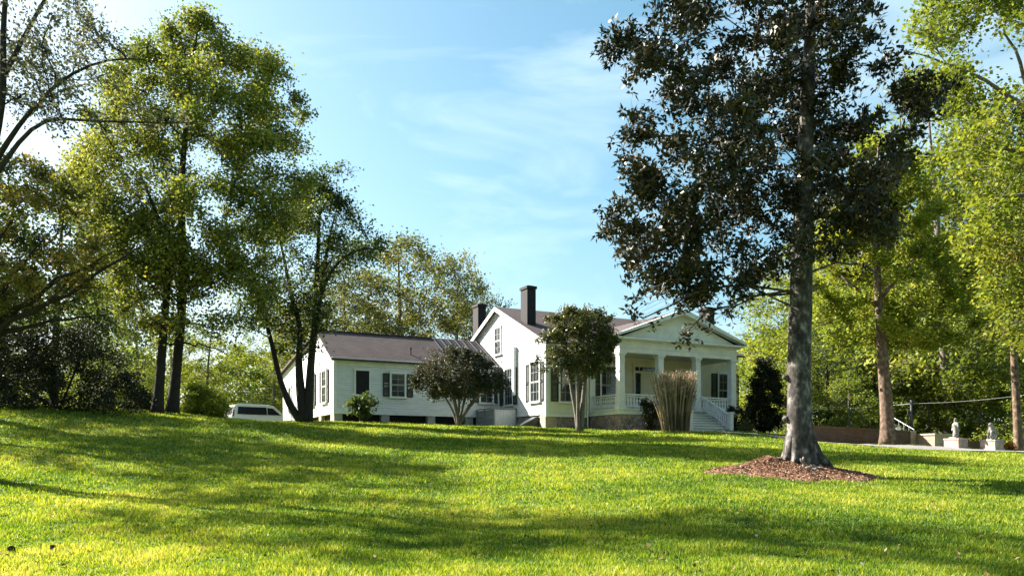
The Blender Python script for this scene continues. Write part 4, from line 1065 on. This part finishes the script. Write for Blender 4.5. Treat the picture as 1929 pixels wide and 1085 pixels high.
def skin_body(name, joints, edges, mat, parent, sub=2):
    me = bpy.data.meshes.new(name)
    me.from_pydata([j[0] for j in joints], edges, []); me.update()
    o = link(name, me, mat, parent)
    sk = o.modifiers.new('skin', 'SKIN'); sk.use_smooth_shade = True
    if not me.skin_vertices: me.skin_vertices.new()
    for v, j in zip(me.skin_vertices[0].data, joints):
        r_ = j[1]; v.radius = r_ if hasattr(r_, '__len__') else (r_, r_)
    me.skin_vertices[0].data[0].use_root = True
    sb = o.modifiers.new('sub', 'SUBSURF'); sb.levels = sub; sb.render_levels = sub
    return o
def statue_robed(p):
    root = empty('stone_statue', p, math.radians(200)); tag(root, 'weathered upright statue of a robed figure with bent arm on the pinkish pedestal', 'statue', 'stone statues on the pedestals')
    J = [((0,0,0.34),(0.115,0.095)), ((0,0,0.20),(0.125,0.115)), ((0,0,0.02),(0.15,0.135)), ((0.0,0,0.46),(0.115,0.09)), ((0.01,0,0.57),(0.12,0.085)),
         ((0.015,0,0.645),(0.045,0.045)), ((0.03,0,0.71),(0.062,0.066)), ((0.035,0,0.775),(0.055,0.058)),
         ((0.03,0.12,0.57),(0.05,0.05)), ((0.06,0.145,0.44),(0.042,0.042)), ((0.14,0.07,0.50),(0.034,0.034)), ((0.15,0.02,0.57),(0.026,0.026)),
         ((0.0,-0.125,0.56),(0.05,0.05)), ((-0.01,-0.15,0.42),(0.042,0.042)), ((0.05,-0.13,0.30),(0.034,0.034)),
         ((-0.02,0,0.79),(0.05,0.06)), ((0.095,0,0.715),(0.016,0.02))]
    E = [(0,1),(1,2),(0,3),(3,4),(4,5),(5,6),(6,7),(4,8),(8,9),(9,10),(10,11),(4,12),(12,13),(13,14),(7,15),(6,16)]
    skin_body('figure', J, E, M['statue'], root)
    MB().box(-0.19, 0.19, -0.17, 0.17, 0.0, 0.05).build('base', M['statue'], root, bevel=0.01)
def statue_animal(p):
    root = empty('stone_statue', p, math.radians(200)); tag(root, 'smaller pale seated animal statue on the far right pedestal', 'statue', 'stone statues on the pedestals')
    J = [((-0.06,0,0.16),(0.15,0.14)), ((-0.02,0,0.30),(0.125,0.12)), ((0.04,0,0.42),(0.105,0.10)), ((0.06,0,0.52),(0.085,0.085)), ((0.08,0,0.60),(0.085,0.08)), ((0.15,0,0.585),(0.05,0.045)), ((0.19,0,0.575),(0.036,0.035)),
         ((0.08,0.07,0.36),(0.055,0.055)), ((0.12,0.075,0.18),(0.042,0.042)), ((0.135,0.075,0.04),(0.042,0.045)), ((0.18,0.075,0.025),(0.035,0.03)),
         ((0.08,-0.07,0.36),(0.055,0.055)), ((0.12,-0.075,0.18),(0.042,0.042)), ((0.135,-0.075,0.04),(0.042,0.045)), ((0.18,-0.075,0.025),(0.035,0.03)),
         ((-0.03,0.13,0.12),(0.09,0.075)), ((0.05,0.15,0.04),(0.045,0.04)), ((-0.03,-0.13,0.12),(0.09,0.075)), ((0.05,-0.15,0.04),(0.045,0.04)),
         ((0.055,0.055,0.68),(0.022,0.018)), ((0.055,-0.055,0.68),(0.022,0.018))]
    E = [(0,1),(1,2),(2,3),(3,4),(4,5),(5,6),(2,7),(7,8),(8,9),(9,10),(2,11),(11,12),(12,13),(13,14),(0,15),(15,16),(0,17),(17,18),(4,19),(4,20)]
    skin_body('figure', J, E, M['statue'], root)
    MB().box(-0.22, 0.24, -0.19, 0.19, -0.02, 0.03).build('base', M['statue'], root, bevel=0.01)
statue_robed(s1); statue_animal(s2)

def handrail():
    a, b = P(1684, 787, 39.5), P(1722, 809, 38.4)
    root = empty('handrail', (a[0], a[1], a[2]-0.9)); tag(root, 'pale metal handrail going down behind the brick wall', 'handrail')
    o = np.array((a[0], a[1], a[2]-0.9)); m = MB()
    m.tube([a-o, b-o], 0.02, 8).tube([a-o-(0,0,0.45), b-o-(0,0,0.45)], 0.012, 6)
    m.build('rail', M['iron'], root)
    for i in range(5):
        q_ = a + (b-a)*i/4 - o
        MB().tube([q_, q_-(0,0,1.4)], 0.014, 6).build('post', M['iron'], root)
handrail()
def pole():
    c = P(1717, 812, 41.0); g = gz(c[0], c[1]); top = EYE + (HY-755)*41.0/F
    root = empty('utility_pole', (c[0], c[1], g-0.3)); tag(root, 'thin dark pole carrying the pale cable behind the brick wall', 'pole')
    MB().tube([(0,0,0),(0,0,top-g+0.35)], [0.075,0.06], 12).build('shaft', M['blackpole'], root, smooth=True)
    MB().tube([(-0.17,0,0),(-0.17,0,top-g-0.1)], 0.035, 10).tube([(-0.17,0,1.2),(0,0,1.2)], 0.02, 6).tube([(-0.17,0,2.0),(0,0,2.0)], 0.02, 6).build('conduit', M['blackpole'], root)
    MB().tube([(-0.25,0,top-g+0.22),(0.25,0,top-g+0.22)], 0.035, 8).build('crossbar', M['blackpole'], root)
    pts = []
    A, B, C_ = P(1405, 768, 49.0), P(1717, 760, 41.0), P(2040, 726, 38.0)
    for s_, e_ in ((A, B), (B, C_)):
        for t_ in np.linspace(0, 1, 20): pts.append(s_ + (e_-s_)*t_ - np.array((0,0,0.35*4*t_*(1-t_)*0.5)))
    o = pts[0].copy()
    cb = MB().tube([p_-o for p_ in pts[:20]] + [p_-o for p_ in pts[21:]], 0.009, 6).build('overhead_cable', M['cable'])
    cb.location = o; tag(cb, 'pale cable strung across the trees behind the brick wall', 'cable')
pole()

# ------------------------------------------------------------------ trees round the lawn
def edge_tree():
    Y = 17.3
    base = np.array((-11.6, 17.3, gz(-11.6, 17.3)-0.05))
    t = Tree(base, 81)
    def p(px, py, dy=0.0): return P(px, py, Y+dy)
    t.trunk([base, base+(0.05,0,2.0), p(-70,520), p(-42,380), p(-10,270), p(8,170), p(4,60), p(16,-60), p(10,-200)], [0.17,0.14,0.12,0.105,0.09,0.07,0.055,0.04,0.015], 12, flare=0.5)
    t.trunk([p(-6,300), p(40,225), p(110,150), p(180,112), p(250,105), p(310,118)], [0.06,0.045,0.034,0.025,0.016,0.008], 7)
    t.trunk([p(-8,330), p(30,270), p(90,205), p(150,235), p(230,225), p(300,235), p(370,230)], [0.06,0.045,0.035,0.027,0.02,0.014,0.006], 7)
    t.trunk([p(-10,380), p(-70,250), p(-180,120), p(-300,40)], [0.10,0.08,0.05,0.015], 7)
    t.trunk([p(4,150), p(60,40), p(120,-60), p(170,-140)], [0.055,0.04,0.026,0.008], 7)
    poly = [(-300,-220),(-340,60),(-200,260),(0,260),(90,240),(190,150),(220,40),(190,-60),(120,-200),(-80,-280)]
    for c, rad in poly_lobes(poly, Y, 70, 52, 82, depth=1.0): t.lobe(c, rad, 16, 12, 0.15, k=0.8, tmin=0.3, thick=0.18, twig_r=0.005)
    for px, py in [(110,150),(150,120),(60,60),(200,140),(120,230),(160,210),(210,90),(90,100),(150,40),(40,120)]:
        t.lobe(p(px, py, t.r.uniform(-0.8,0.8)), np.array((0.55,0.8,0.45)), 15, 14, 0.10, k=0.8, tmin=0.4, thick=0.15, twig_r=0.006)
    for px, py in [(230,235),(290,240),(350,232),(250,200),(200,250),(300,215)]:
        t.lobe(p(px, py, t.r.uniform(-0.5,0.5)), np.array((0.35,0.5,0.2)), 8, 8, 0.07, k=0.6, tmin=0.5, thick=0.18, twig_r=0.005)
    return t.finish('edge_tree', 'airy small-leaved tree at the very left with long bare-looking branches against the sky', M['bark_dark'], LF['sparse'], 0.085, 0.05, 0.3)
edge_tree()

def rust_tree():
    Y = 27.0
    base = P(-70, 772, Y); base[2] = gz(base[0], base[1]) - 0.05
    t = Tree(base, 85)
    t.trunk([base, P(-66,700,Y), P(-60,620,Y), P(-50,520,Y), P(-50,400,Y), P(-40,300,Y)], [0.30,0.26,0.22,0.17,0.10,0.03], 12, flare=0.4)
    for tip in [P(120,520,Y), P(230,470,Y-0.6), P(290,440,Y), P(210,590,Y+0.5), P(90,440,Y-1), P(40,380,Y+1)]:
        t.limb(P(-60,650,Y), tip, 0.11, 0.015, 0.15, 12, 7, 0.02)
    poly = [(-250,340),(-120,250),(0,270),(60,290),(120,330),(180,370),(215,440),(205,520),(150,560),(60,600),(-60,610),(-220,560),(-280,450)]
    for c, rad in poly_lobes(poly, Y, 70, 40, 86, depth=0.9): t.lobe(c, rad, 15, 15, 0.13, k=0.5, tmin=0.25, thick=0.22)
    return t.finish('rust_tree', 'low spreading tree with rust and green leaves above the dark hedge', M['bark_dark'], LF['rusty'], 0.13, 0.09, 0.3)
rust_tree()

def auto_tree(seed, h, r, crown_lo, leaf, bark, ln, wd, lobes=34, twigs=16, per=14, cone=0.0, trunk_r=0.22, sig=0.2, name='tree', lobe_r=0.30, open_=0.45, build=True, base=(0,0,0), tilt=0.03):
    t = Tree(np.array(base, float), seed); b = t.base
    lean = t.r.normal(0, tilt, 2)*h
    t.trunk([b, b+(lean[0]*0.2,lean[1]*0.2,h*0.3), b+(lean[0]*0.5,lean[1]*0.5,h*0.6), b+(lean[0],lean[1],h*0.93)], [trunk_r,trunk_r*0.8,trunk_r*0.5,0.03], 10, flare=0.5)
    c0 = crown_lo*h; ch = h - c0; out = []
    tr = 0
    while len(out) < lobes and tr < 4000:
        tr += 1
        u = t.r.random(); z = c0 + ch*u
        wdt = r*(math.sin(math.pi*min(1, (u*0.85+0.15)))**0.6)*(1-cone*u)
        a = t.r.uniform(0, 2*math.pi); q_ = math.sqrt(t.r.random())
        c = b + np.array((lean[0]*u + wdt*q_*math.cos(a), lean[1]*u + wdt*q_*math.sin(a), z))
        rr = r*lobe_r*(0.75+0.5*t.r.random())
        if all(np.linalg.norm(c-o[0]) > 0.5*(rr+o[1]) for o in out) or tr > 2500: out.append((c, rr))
    out.sort(key=lambda o: np.linalg.norm(o[0][:2]-b[:2]))
    for c, rr in out: t.lobe(c, np.array((rr,rr,rr*0.75)), twigs, per, sig, k=0.7, tmin=crown_lo*0.8, thick=0.3, shell=open_)
    return t

def kind_tree(seed, name, label, leaf, bark, ln, wd, **kw):
    t = auto_tree(seed, leaf=leaf, bark=bark, ln=ln, wd=wd, **kw)
    return t.finish(name, label, M[bark], LF[leaf], ln, wd, 0.35)
def dup(root, loc, rz, s, label, group=None):
    r_ = root.copy(); COL.objects.link(r_); r_.location = loc; r_.rotation_euler = (0, 0, rz); r_.scale = s if hasattr(s, '__len__') else (s, s, s)
    if label: r_['label'] = label
    if group: r_['group'] = group
    for ch in list(root.children):
        c = ch.copy(); COL.objects.link(c); c.parent = r_
        for g in ch.children:
            d = g.copy(); COL.objects.link(d); d.parent = c
    return r_
PROTO = {}
def place(kind, px, Y, height, rz, label, group, wide=1.0, sink=0.1):
    """height in m; px is the trunk's bearing"""
    x = (px-CX)*Y/F; z = gz(x, Y) - sink
    root, h0 = PROTO[kind]
    s = height/h0
    if root.get('used'):
        return dup(root, (x, Y, z), rz, (s*wide, s*wide, s), label, group)
    root['used'] = 1; root.location = (x, Y, z); root.rotation_euler = (0,0,rz); root.scale = (s*wide, s*wide, s)
    root['label'] = label; root['group'] = group
    return root
PROTO['yellow'] = (kind_tree(101, 'yellow_tree', '', 'yellow', 'bark_grey', 0.17, 0.12, h=11.0, r=3.6, crown_lo=0.18, lobes=44, twigs=16, per=12), 11.0)
PROTO['bright'] = (kind_tree(102, 'bright_tree', '', 'bright', 'bark_grey', 0.20, 0.13, h=14.0, r=4.6, crown_lo=0.15, lobes=60, twigs=17, per=15, sig=0.25), 14.0)
PROTO['dark'] = (kind_tree(103, 'dark_tree', '', 'darkgreen', 'bark_dark', 0.18, 0.12, h=12.0, r=3.8, crown_lo=0.12, lobes=56, twigs=18, per=16, sig=0.22), 12.0)
PROTO['sapling'] = (kind_tree(104, 'young_tree', '', 'bright', 'bark_grey', 0.15, 0.10, h=5.0, r=2.0, crown_lo=0.1, lobes=34, twigs=14, per=14, trunk_r=0.08, sig=0.15), 5.0)
PROTO['oak'] = (kind_tree(105, 'spring_oak', '', 'oak', 'bark_grey', 0.22, 0.14, h=13.0, r=6.5, crown_lo=0.2, lobes=90, twigs=15, per=15, sig=0.28, trunk_r=0.32, lobe_r=0.24), 13.0)

GL = 'sunlit trees behind the left of the lawn'; GR = 'trees of the wood behind the brick wall'
place('yellow', 262, 58, 9.0, 0.3, 'yellow-green tree showing just left of the thin slanting trunk', GL)
place('yellow', 385, 76, 10.5, 1.9, 'yellow-green tree between the tall tree and the white van', GL)
place('sapling', 455, 80, 8.5, 2.2, 'fresh green low tree rising right behind the white van', GL, 1.2)
place('bright', 515, 72, 11.0, 4.0, 'green tree just beyond the far end of the wing', GL)
place('bright', 205, 56, 11.5, 0.9, 'bright green tree rising behind the dark hedge', GL)
place('dark', 100, 44, 13.0, 2.0, 'dark green tree directly behind the rust-coloured tree', GL)
place('dark', -20, 40, 13.5, 4.0, 'dark green tree at the far left behind the hedge', GL)
place('yellow', 330, 74, 11.5, 5.0, 'farther yellow tree showing between the two dark slanting trunks', GL)
place('yellow', 150, 68, 13.0, 3.1, 'pale yellow tree glimpsed far behind the dark hedge', GL)
place('oak', 755, 70, 16.4, 0.4, 'half-leafed oak rising behind the roof of the wing', 'half-leafed oaks behind the house')
place('oak', 655, 66, 12.8, 2.4, 'lower brownish oak behind the left end of the wing roof', 'half-leafed oaks behind the house', 0.9)
place('oak', 858, 76, 16.0, 3.7, 'sparse oak closest to the rear chimney', 'half-leafed oaks behind the house', 0.7)
# wood on the right
place('yellow', 1500, 54, 11.8, 0.5, 'yellow-green tree right behind the big magnolia trunk', GR, 1.25)
place('bright', 1590, 58, 16.0, 1.2, 'tall bright tree between the magnolia and the pale-barked trunk', GR)
place('bright', 1715, 52, 17.0, 2.8, 'tall bright tree behind the thin dark pole', GR)
place('bright', 1830, 56, 19.0, 4.4, 'very tall green tree behind the upright statue', GR)
place('bright', 1960, 50, 18.0, 5.5, 'very tall green tree behind the seated statue', GR)
place('dark', 1640, 66, 16.0, 0.2, 'dark tree deep in the wood left of the pale-barked trunk', GR)
place('dark', 1770, 70, 18.0, 1.7, 'dark tree deep in the wood right of the thin dark pole', GR)
place('dark', 1910, 66, 19.0, 3.3, 'dark tree deep in the wood beyond the far right pedestal', GR)
place('dark', 1560, 48, 6.5, 5.0, 'dark bushy tree low behind the left end of the brick wall', GR, 1.3)
place('dark', 1650, 46, 6.0, 2.5, 'dark bushy tree low behind the middle of the brick wall', GR, 1.3)
place('sapling', 1600, 43, 3.6, 1.0, 'bright young tree just above the left part of the brick wall', GR, 1.2)
place('sapling', 1750, 45, 5.2, 3.0, 'bright young tree above the brick block', GR, 1.2)
place('sapling', 1845, 43, 4.4, 4.2, 'bright young tree between the two statues', GR, 1.2)
place('sapling', 1905, 41, 4.0, 0.6, 'bright young tree just right of the seated statue', GR, 1.2)
place('dark', 1800, 48, 6.5, 3.9, 'dark bushy tree low behind the upright statue', GR, 1.3)
place('yellow', 1428, 62, 9.5, 2.0, 'sunlit yellow tree behind the dark cone-shaped evergreen', GR)
place('bright', 1785, 44, 20.0, 0.7, 'towering bright tree whose top shows right of the magnolia crown', GR, 0.9)
place('bright', 2090, 44, 16.0, 1.0, 'tall green tree at the right border of the wood', GR)

def pale_tree():
    Y = 35.6
    base = P(1672, 836, Y); base[2] = gz(base[0], base[1]) - 0.05
    t = Tree(base, 111)
    t.trunk([base, P(1672,800,Y), P(1668,740,Y), P(1663,680,Y), P(1658,600,Y), P(1652,530,Y), P(1652,450,Y), P(1650,360,Y), P(1655,270,Y)], [0.30,0.27,0.25,0.22,0.18,0.15,0.12,0.08,0.03], 12, flare=0.35)
    t.trunk([P(1655,570,Y), P(1690,520,Y), P(1725,490,Y)], [0.10,0.07,0.03], 7)
    t.trunk([P(1655,580,Y), P(1615,545,Y), P(1585,520,Y)], [0.10,0.07,0.03], 7)
    t.trunk([P(1672,730,Y), P(1690,722,Y), P(1710,720,Y)], [0.05,0.04,0.015], 6)
    poly = [(1650,260),(1580,330),(1540,430),(1500,520),(1515,590),(1540,640),(1600,655),(1660,630),(1740,660),(1830,650),(1850,600),(1830,520),(1800,430),(1760,340),(1710,280)]
    for c, rad in poly_lobes(poly, Y+0.9, 125, 30, 112, depth=0.6, rvar=0.6): t.lobe(c, rad, 17, 18, 0.16, k=0.8, tmin=0.35, thick=0.12)
    return t.finish('pale_barked_tree', 'yellow-green tree with a pale bare lower trunk in front of the brick wall', M['bark_pale'], LF['yellow'], 0.15, 0.11, 0.45)
pale_tree()
def right_tree():
    Y = 27.0
    base = P(2080, 850, Y); base[2] = gz(base[0], base[1]) - 0.05
    t = Tree(base, 115)
    t.trunk([base, P(2075,700,Y), P(2065,550,Y), P(2050,380,Y), P(2040,200,Y), P(2030,20,Y), P(2020,-150,Y)], [0.36,0.31,0.28,0.23,0.18,0.11,0.04], 12, flare=0.4)
    for tip in [P(1700,95,Y), P(1760,290,Y), P(1800,430,Y-0.6), P(1880,10,Y)]: t.limb(P(2050,330,Y), tip, 0.12, 0.015, 0.25, 12, 7, 0.03)
    poly = [(1900,-250),(1780,-80),(1720,20),(1705,90),(1760,180),(1730,300),(1800,380),(1790,470),(1850,560),(1870,640),(1960,700),(2120,690),(2280,600),(2340,420),(2330,180),(2260,-60),(2100,-260)]
    for c, rad in poly_lobes(poly, Y, 190, 48, 116): t.lobe(c, rad, 18, 18, 0.26, k=0.5, tmin=0.25, thick=0.25)
    return t.finish('overhanging_tree', 'large bright green tree overhanging the right side of the view', M['bark_grey'], LF['bright'], 0.15, 0.11, 0.45)
right_tree()
def slim_tree():
    Y = 37.0
    base = P(1919, 850, Y); base[2] = gz(base[0], base[1]) - 0.05
    t = Tree(base, 118)
    t.trunk([base, P(1917,800,Y), P(1914,740,Y), P(1908,640,Y), P(1900,520,Y), P(1895,420,Y)], [0.19,0.17,0.16,0.13,0.09,0.03], 10, flare=0.3)
    poly = [(1890,400),(1840,480),(1830,570),(1860,640),(1920,660),(1980,600),(1960,480),(1930,420)]
    for c, rad in poly_lobes(poly, Y, 34, 32, 119): t.lobe(c, rad, 14, 11, 0.15, k=0.6, tmin=0.35, thick=0.28)
    return t.finish('slim_tree', 'slim tree with a pale trunk and rusty leaves just right of the seated statue', M['bark_pale'], LF['rusty'], 0.14, 0.10, 0.4)
slim_tree()

# trees standing past the left border: their shade falls across the lawn
GS = 'shade trees along the left side of the lawn'
PROTO['tallshade'] = (kind_tree(122, 'shade_tree', '', 'tulip', 'bark_dark', 0.15, 0.11, h=15.0, r=3.6, crown_lo=0.6, lobes=40, twigs=16, per=14, trunk_r=0.2), 15.0)
PROTO['shade'] = (kind_tree(121, 'shade_tree', '', 'tulip', 'bark_dark', 0.17, 0.12, h=15.0, r=4.6, crown_lo=0.38, lobes=44, twigs=15, per=12, trunk_r=0.26), 15.0)
def place_xy(kind, x, y, height, rz, label, group, wide=1.0):
    return place(kind, CX + x*F/y, y, height, rz, label, group, wide)
place_xy('shade', -25.5, 30.5, 15.0, 0.4, 'tall open-crowned tree past the left border farthest out from the lawn', GS)
place_xy('tallshade', -16.4, 19.4, 12.3, 1.0, 'tall thin tree past the left border with foliage only at its top', GS)
place_xy('shade', -20.5, 25.6, 12.0, 2.2, 'tall open-crowned tree past the left border level with the middle of the lawn', GS)
place_xy('shade', -30.5, 36.0, 16.0, 4.1, 'tall open-crowned tree past the left border beyond the dark hedge', GS)

# hedge and shrubs on the left bank
shrub('dark_hedge', 'big dark overgrown hedge mass at the left edge of the lawn', 110, 772, 31.5, [(-140,640),(-60,615),(40,612),(110,600),(175,612),(215,650),(245,695),(275,735),(292,778),(200,782),(0,775),(-140,775)], 120, 34, 'hedge', 131, 0.10, 0.06, 20, 13, 0.13, cat='hedge', depth=0.5)
shrub('yellow_shrub', 'rounded yellow-green shrub between the tallest tree and the van', 385, 788, 38.5, [(345,735),(365,722),(395,728),(420,745),(434,770),(430,790),(345,788),(336,760)], 34, 17, 'yellow', 132, 0.10, 0.07, 18, 11, 0.09)
shrub('hedge_end_shrub', 'olive shrub joining the dark hedge to the two slanting trunks', 262, 782, 35.0, [(225,700),(255,705),(285,735),(300,770),(300,785),(225,782)], 26, 17, 'hedge', 133, 0.10, 0.06, 16, 11, 0.1)
shrub('orange_flower_bush', 'small orange-tinted bush right of the far pedestal', 1898, 850, 34.0, [(1888,836),(1898,832),(1912,838),(1914,848),(1890,850)], 12, 6, 'orange', 134, 0.07, 0.05, 10, 7, 0.05, cat='bush')

# far wood closing the view
def far_woods():
    r = np.random.default_rng(140); C_ = []; 
    def strip(px0, px1, Y0, Y1, ytop, n, clump):
        for _ in range(n):
            px = r.uniform(px0, px1); Y = r.uniform(Y0, Y1); x = (px-CX)*Y/F; g = gz(x, Y)
            top = EYE + (HY-ytop(px))*Y/F; hgt = max(1.0, (top-g)*(0.72+0.28*r.random()))
            z = g + hgt*r.random()**0.8; s_ = clump*(1.0 - 0.5*(z-g)/hgt)
            C_.append(np.stack([x + r.normal(0, s_, 22), Y + r.normal(0, s_, 22), z + r.normal(0, s_*0.7, 22)], -1))
    strip(-500, 575, 84, 100, lambda p: 668 + 22*math.sin(p*0.021) + 14*math.sin(p*0.067), 2100, 1.1)
    strip(1375, 2450, 80, 100, lambda p: max(470, 640-(p-1375)*0.6) + 22*math.sin(p*0.023), 3000, 1.2)
    c = np.concatenate(C_); n = len(c)
    v, qd = flat_leaves(c, r.uniform(0.3,0.6,n), r.uniform(0.2,0.45,n), 0.4, r)
    rn = np.clip(0.55*r.random(n) + 0.45*value_noise(c, 0.22, 2), 0, 1)
    o = link('far_woods', np_mesh('far_woods', v, qd, attrs={'rnd': rn}), LF['bright'])
    tag(o, 'distant green wood closing the view behind the nearer trees', 'wood', kind='stuff')
far_woods()

# ------------------------------------------------------------------ small things on the lawn
def pinecone(px, py, Y, rz, label, s=1.0):
    p = P(px, py, Y); z = gz(p[0], p[1])
    m = MB(); prof = [(0.005,0),(0.030,0.012),(0.042,0.04),(0.040,0.07),(0.028,0.10),(0.012,0.125)]
    m.lathe(prof, n=10)
    for k in range(60):
        f_ = k/60; a = k*2.4; zz = 0.012+0.1*f_; rr = np.interp(zz, [q_[1] for q_ in prof], [q_[0] for q_ in prof])
        m.bar((rr*0.7*math.cos(a), rr*0.7*math.sin(a), zz), ((rr+0.016)*math.cos(a), (rr+0.016)*math.sin(a), zz+0.008), 0.016, 0.005)
    o = m.build('pine_cone', M['cone']); o.location = (p[0], p[1], z+0.045); o.rotation_euler = (math.radians(80), 0.2, rz); o.scale = (s,s,s)
    tag(o, label, 'pine cone', 'fallen pine cones')
pinecone(22, 1040, 10.3, 0.4, 'dark fallen cone in the grass at the left bottom corner', 0.75)
pinecone(92, 1038, 10.4, 1.7, 'dark fallen cone a step right of the corner one', 0.65)

def stones():
    r = np.random.default_rng(150)
    for i, (px, py, s, lab) in enumerate([(1524, 884, 0.075, 'pale rock nearest the front of the magnolia trunk'), (1534, 880, 0.09, 'largest pale rock at the foot of the magnolia'), (1544, 886, 0.06, 'small pale rock right of the others in the mulch')]):
        Y = 19.55
        x = (px-CX)*Y/F; z = gz(x, Y) + float(mulch_h(np.array([x]), np.array([Y]))[0])
        bm = bmesh.new(); bmesh.ops.create_icosphere(bm, subdivisions=3, radius=s)
        for v in bm.verts:
            k = 1 + 0.22*math.sin(v.co.x*31+i*2)*math.sin(v.co.y*27+i) + 0.15*math.sin(v.co.z*40+i*3) + r.normal(0, 0.02)
            v.co = Vector((v.co.x*k*1.25, v.co.y*k, v.co.z*k*0.75))
        me = bpy.data.meshes.new('rock'); bm.to_mesh(me); bm.free()
        o = link('rock', me, M['pale_rock']); o.location = (x, Y, z+s*0.25); o.rotation_euler = (0,0,i*1.3)
        tag(o, lab, 'rock', 'pale rocks at the magnolia foot')
    x, Y = (1514-CX)*19.6/F, 19.6; z = gz(x, Y) + float(mulch_h(np.array([x]), np.array([Y]))[0])
    MB().tube([(0,0,-0.05),(0.01,0,0.08),(-0.02,0.01,0.18),(0.0,0.0,0.27)], [0.05,0.042,0.035,0.022], 9).tube([(-0.01,0,0.1),(-0.07,0.0,0.2),(-0.075,0,0.24)], [0.025,0.018,0.01], 7).build('root_sprout', M['pale_rock'], None, smooth=True).location = (x, Y, z)
    tag(bpy.data.objects['root_sprout'], 'pale forked stub sticking up against the magnolia trunk', 'stump')
stones()

def dry_leaves():
    r = np.random.default_rng(155); n = 700
    Y = np.exp(r.uniform(math.log(8), math.log(36), n)); x = (r.uniform(-100, 2030, n)-CX)*Y/F
    z = ground(x, Y) + r.uniform(0.03, 0.06, n)
    v, qd = flat_leaves(np.stack([x, Y, z], -1), r.uniform(0.04,0.09,n), r.uniform(0.025,0.05,n), 0.8, r)
    o = link('dry_leaves', np_mesh('dry_leaves', v, qd, attrs={'rnd': r.random(n)}), LF['chips'])
    tag(o, 'small dry leaves and flecks scattered over the lawn', 'fallen leaves', kind='stuff')
dry_leaves()

# ------------------------------------------------------------------ lawn grass
def grass():
    r = np.random.default_rng(160)
    n = 1150000
    Y = np.exp(r.uniform(math.log(7.2), math.log(47.5), n))
    px = r.uniform(-480, 2450, n)
    x = (px-CX)*Y/F
    # nothing grows on the drive, the mulch, or under the house
    lx = (x-HO[0])*HU[0] + (Y-HO[1])*HU[1]; ly = (x-HO[0])*HV[0] + (Y-HO[1])*HV[1]
    inside = ((lx > -0.05) & (lx < ML) & (ly > -0.05)) | ((lx > WX) & (lx <= 0) & (ly > WY-0.05)) | ((lx > PX0) & (lx < PX1) & (ly > PY) & (ly <= 0)) | ((lx > SX0-0.1) & (lx < SX1+0.1) & (ly > PY-2.2) & (ly <= PY))
    keep = ~inside & ~((mulch_shape(x, Y) < 0.97 + 0.1*r.random(n)))
    far = Y > 26
    dm_ = np.zeros(n, bool); dm_[far] = on_drive(x[far], Y[far], 0.97)
    keep &= ~dm_
    # ragged, slightly bare spots
    c2 = np.stack([x, Y, np.zeros(n)], -1)
    big = value_noise(c2, 0.55, 1); mid = value_noise(c2, 2.3, 5); small = value_noise(c2, 7.0, 9)
    keep &= r.random(n) < 0.55 + 0.5*small
    x, Y, big, mid, small, px = x[keep], Y[keep], big[keep], mid[keep], small[keep], px[keep]
    n = len(x); z = ground(x, Y)
    h = (0.040 + 0.0006*Y)*(0.55 + 0.9*r.random(n))*(0.7 + 0.7*mid)
    w = (0.0035 + 0.00058*Y)*(0.7 + 0.6*r.random(n))
    a = r.uniform(0, 2*math.pi, n); lean = h*r.uniform(0.1, 1.1, n); la = r.uniform(0, 2*math.pi, n)
    ca, sa = np.cos(a)*w, np.sin(a)*w
    b0 = np.stack([x-ca, Y-sa, z-0.01], -1); b1 = np.stack([x+ca, Y+sa, z-0.01], -1)
    tp = np.stack([x+np.cos(la)*lean, Y+np.sin(la)*lean, z+h], -1)
    V = np.stack([b0, b1, tp], 1).reshape(-1, 3)
    dry = np.clip((900-px)/1400, -0.25, 0.4)*np.clip((22-Y)/12, 0, 1)          # the near left of the lawn is yellower turf
    rn = np.clip(0.42 + 0.30*r.standard_normal(n)*0.7 + 0.34*(big-0.5) + 0.30*(mid-0.5) + 0.22*(small-0.5) + 0.24*dry, 0, 1)
    o = link('lawn_grass', np_mesh('lawn_grass', V, None, np.arange(n*3).reshape(n, 3), attrs={'rnd': rn}), LF['grass'])
    tag(o, 'short mown yellow-green grass of the sloping lawn', 'grass', kind='stuff')
grass()
for o in list(bpy.data.objects):
    if 'used' in o: del o['used']
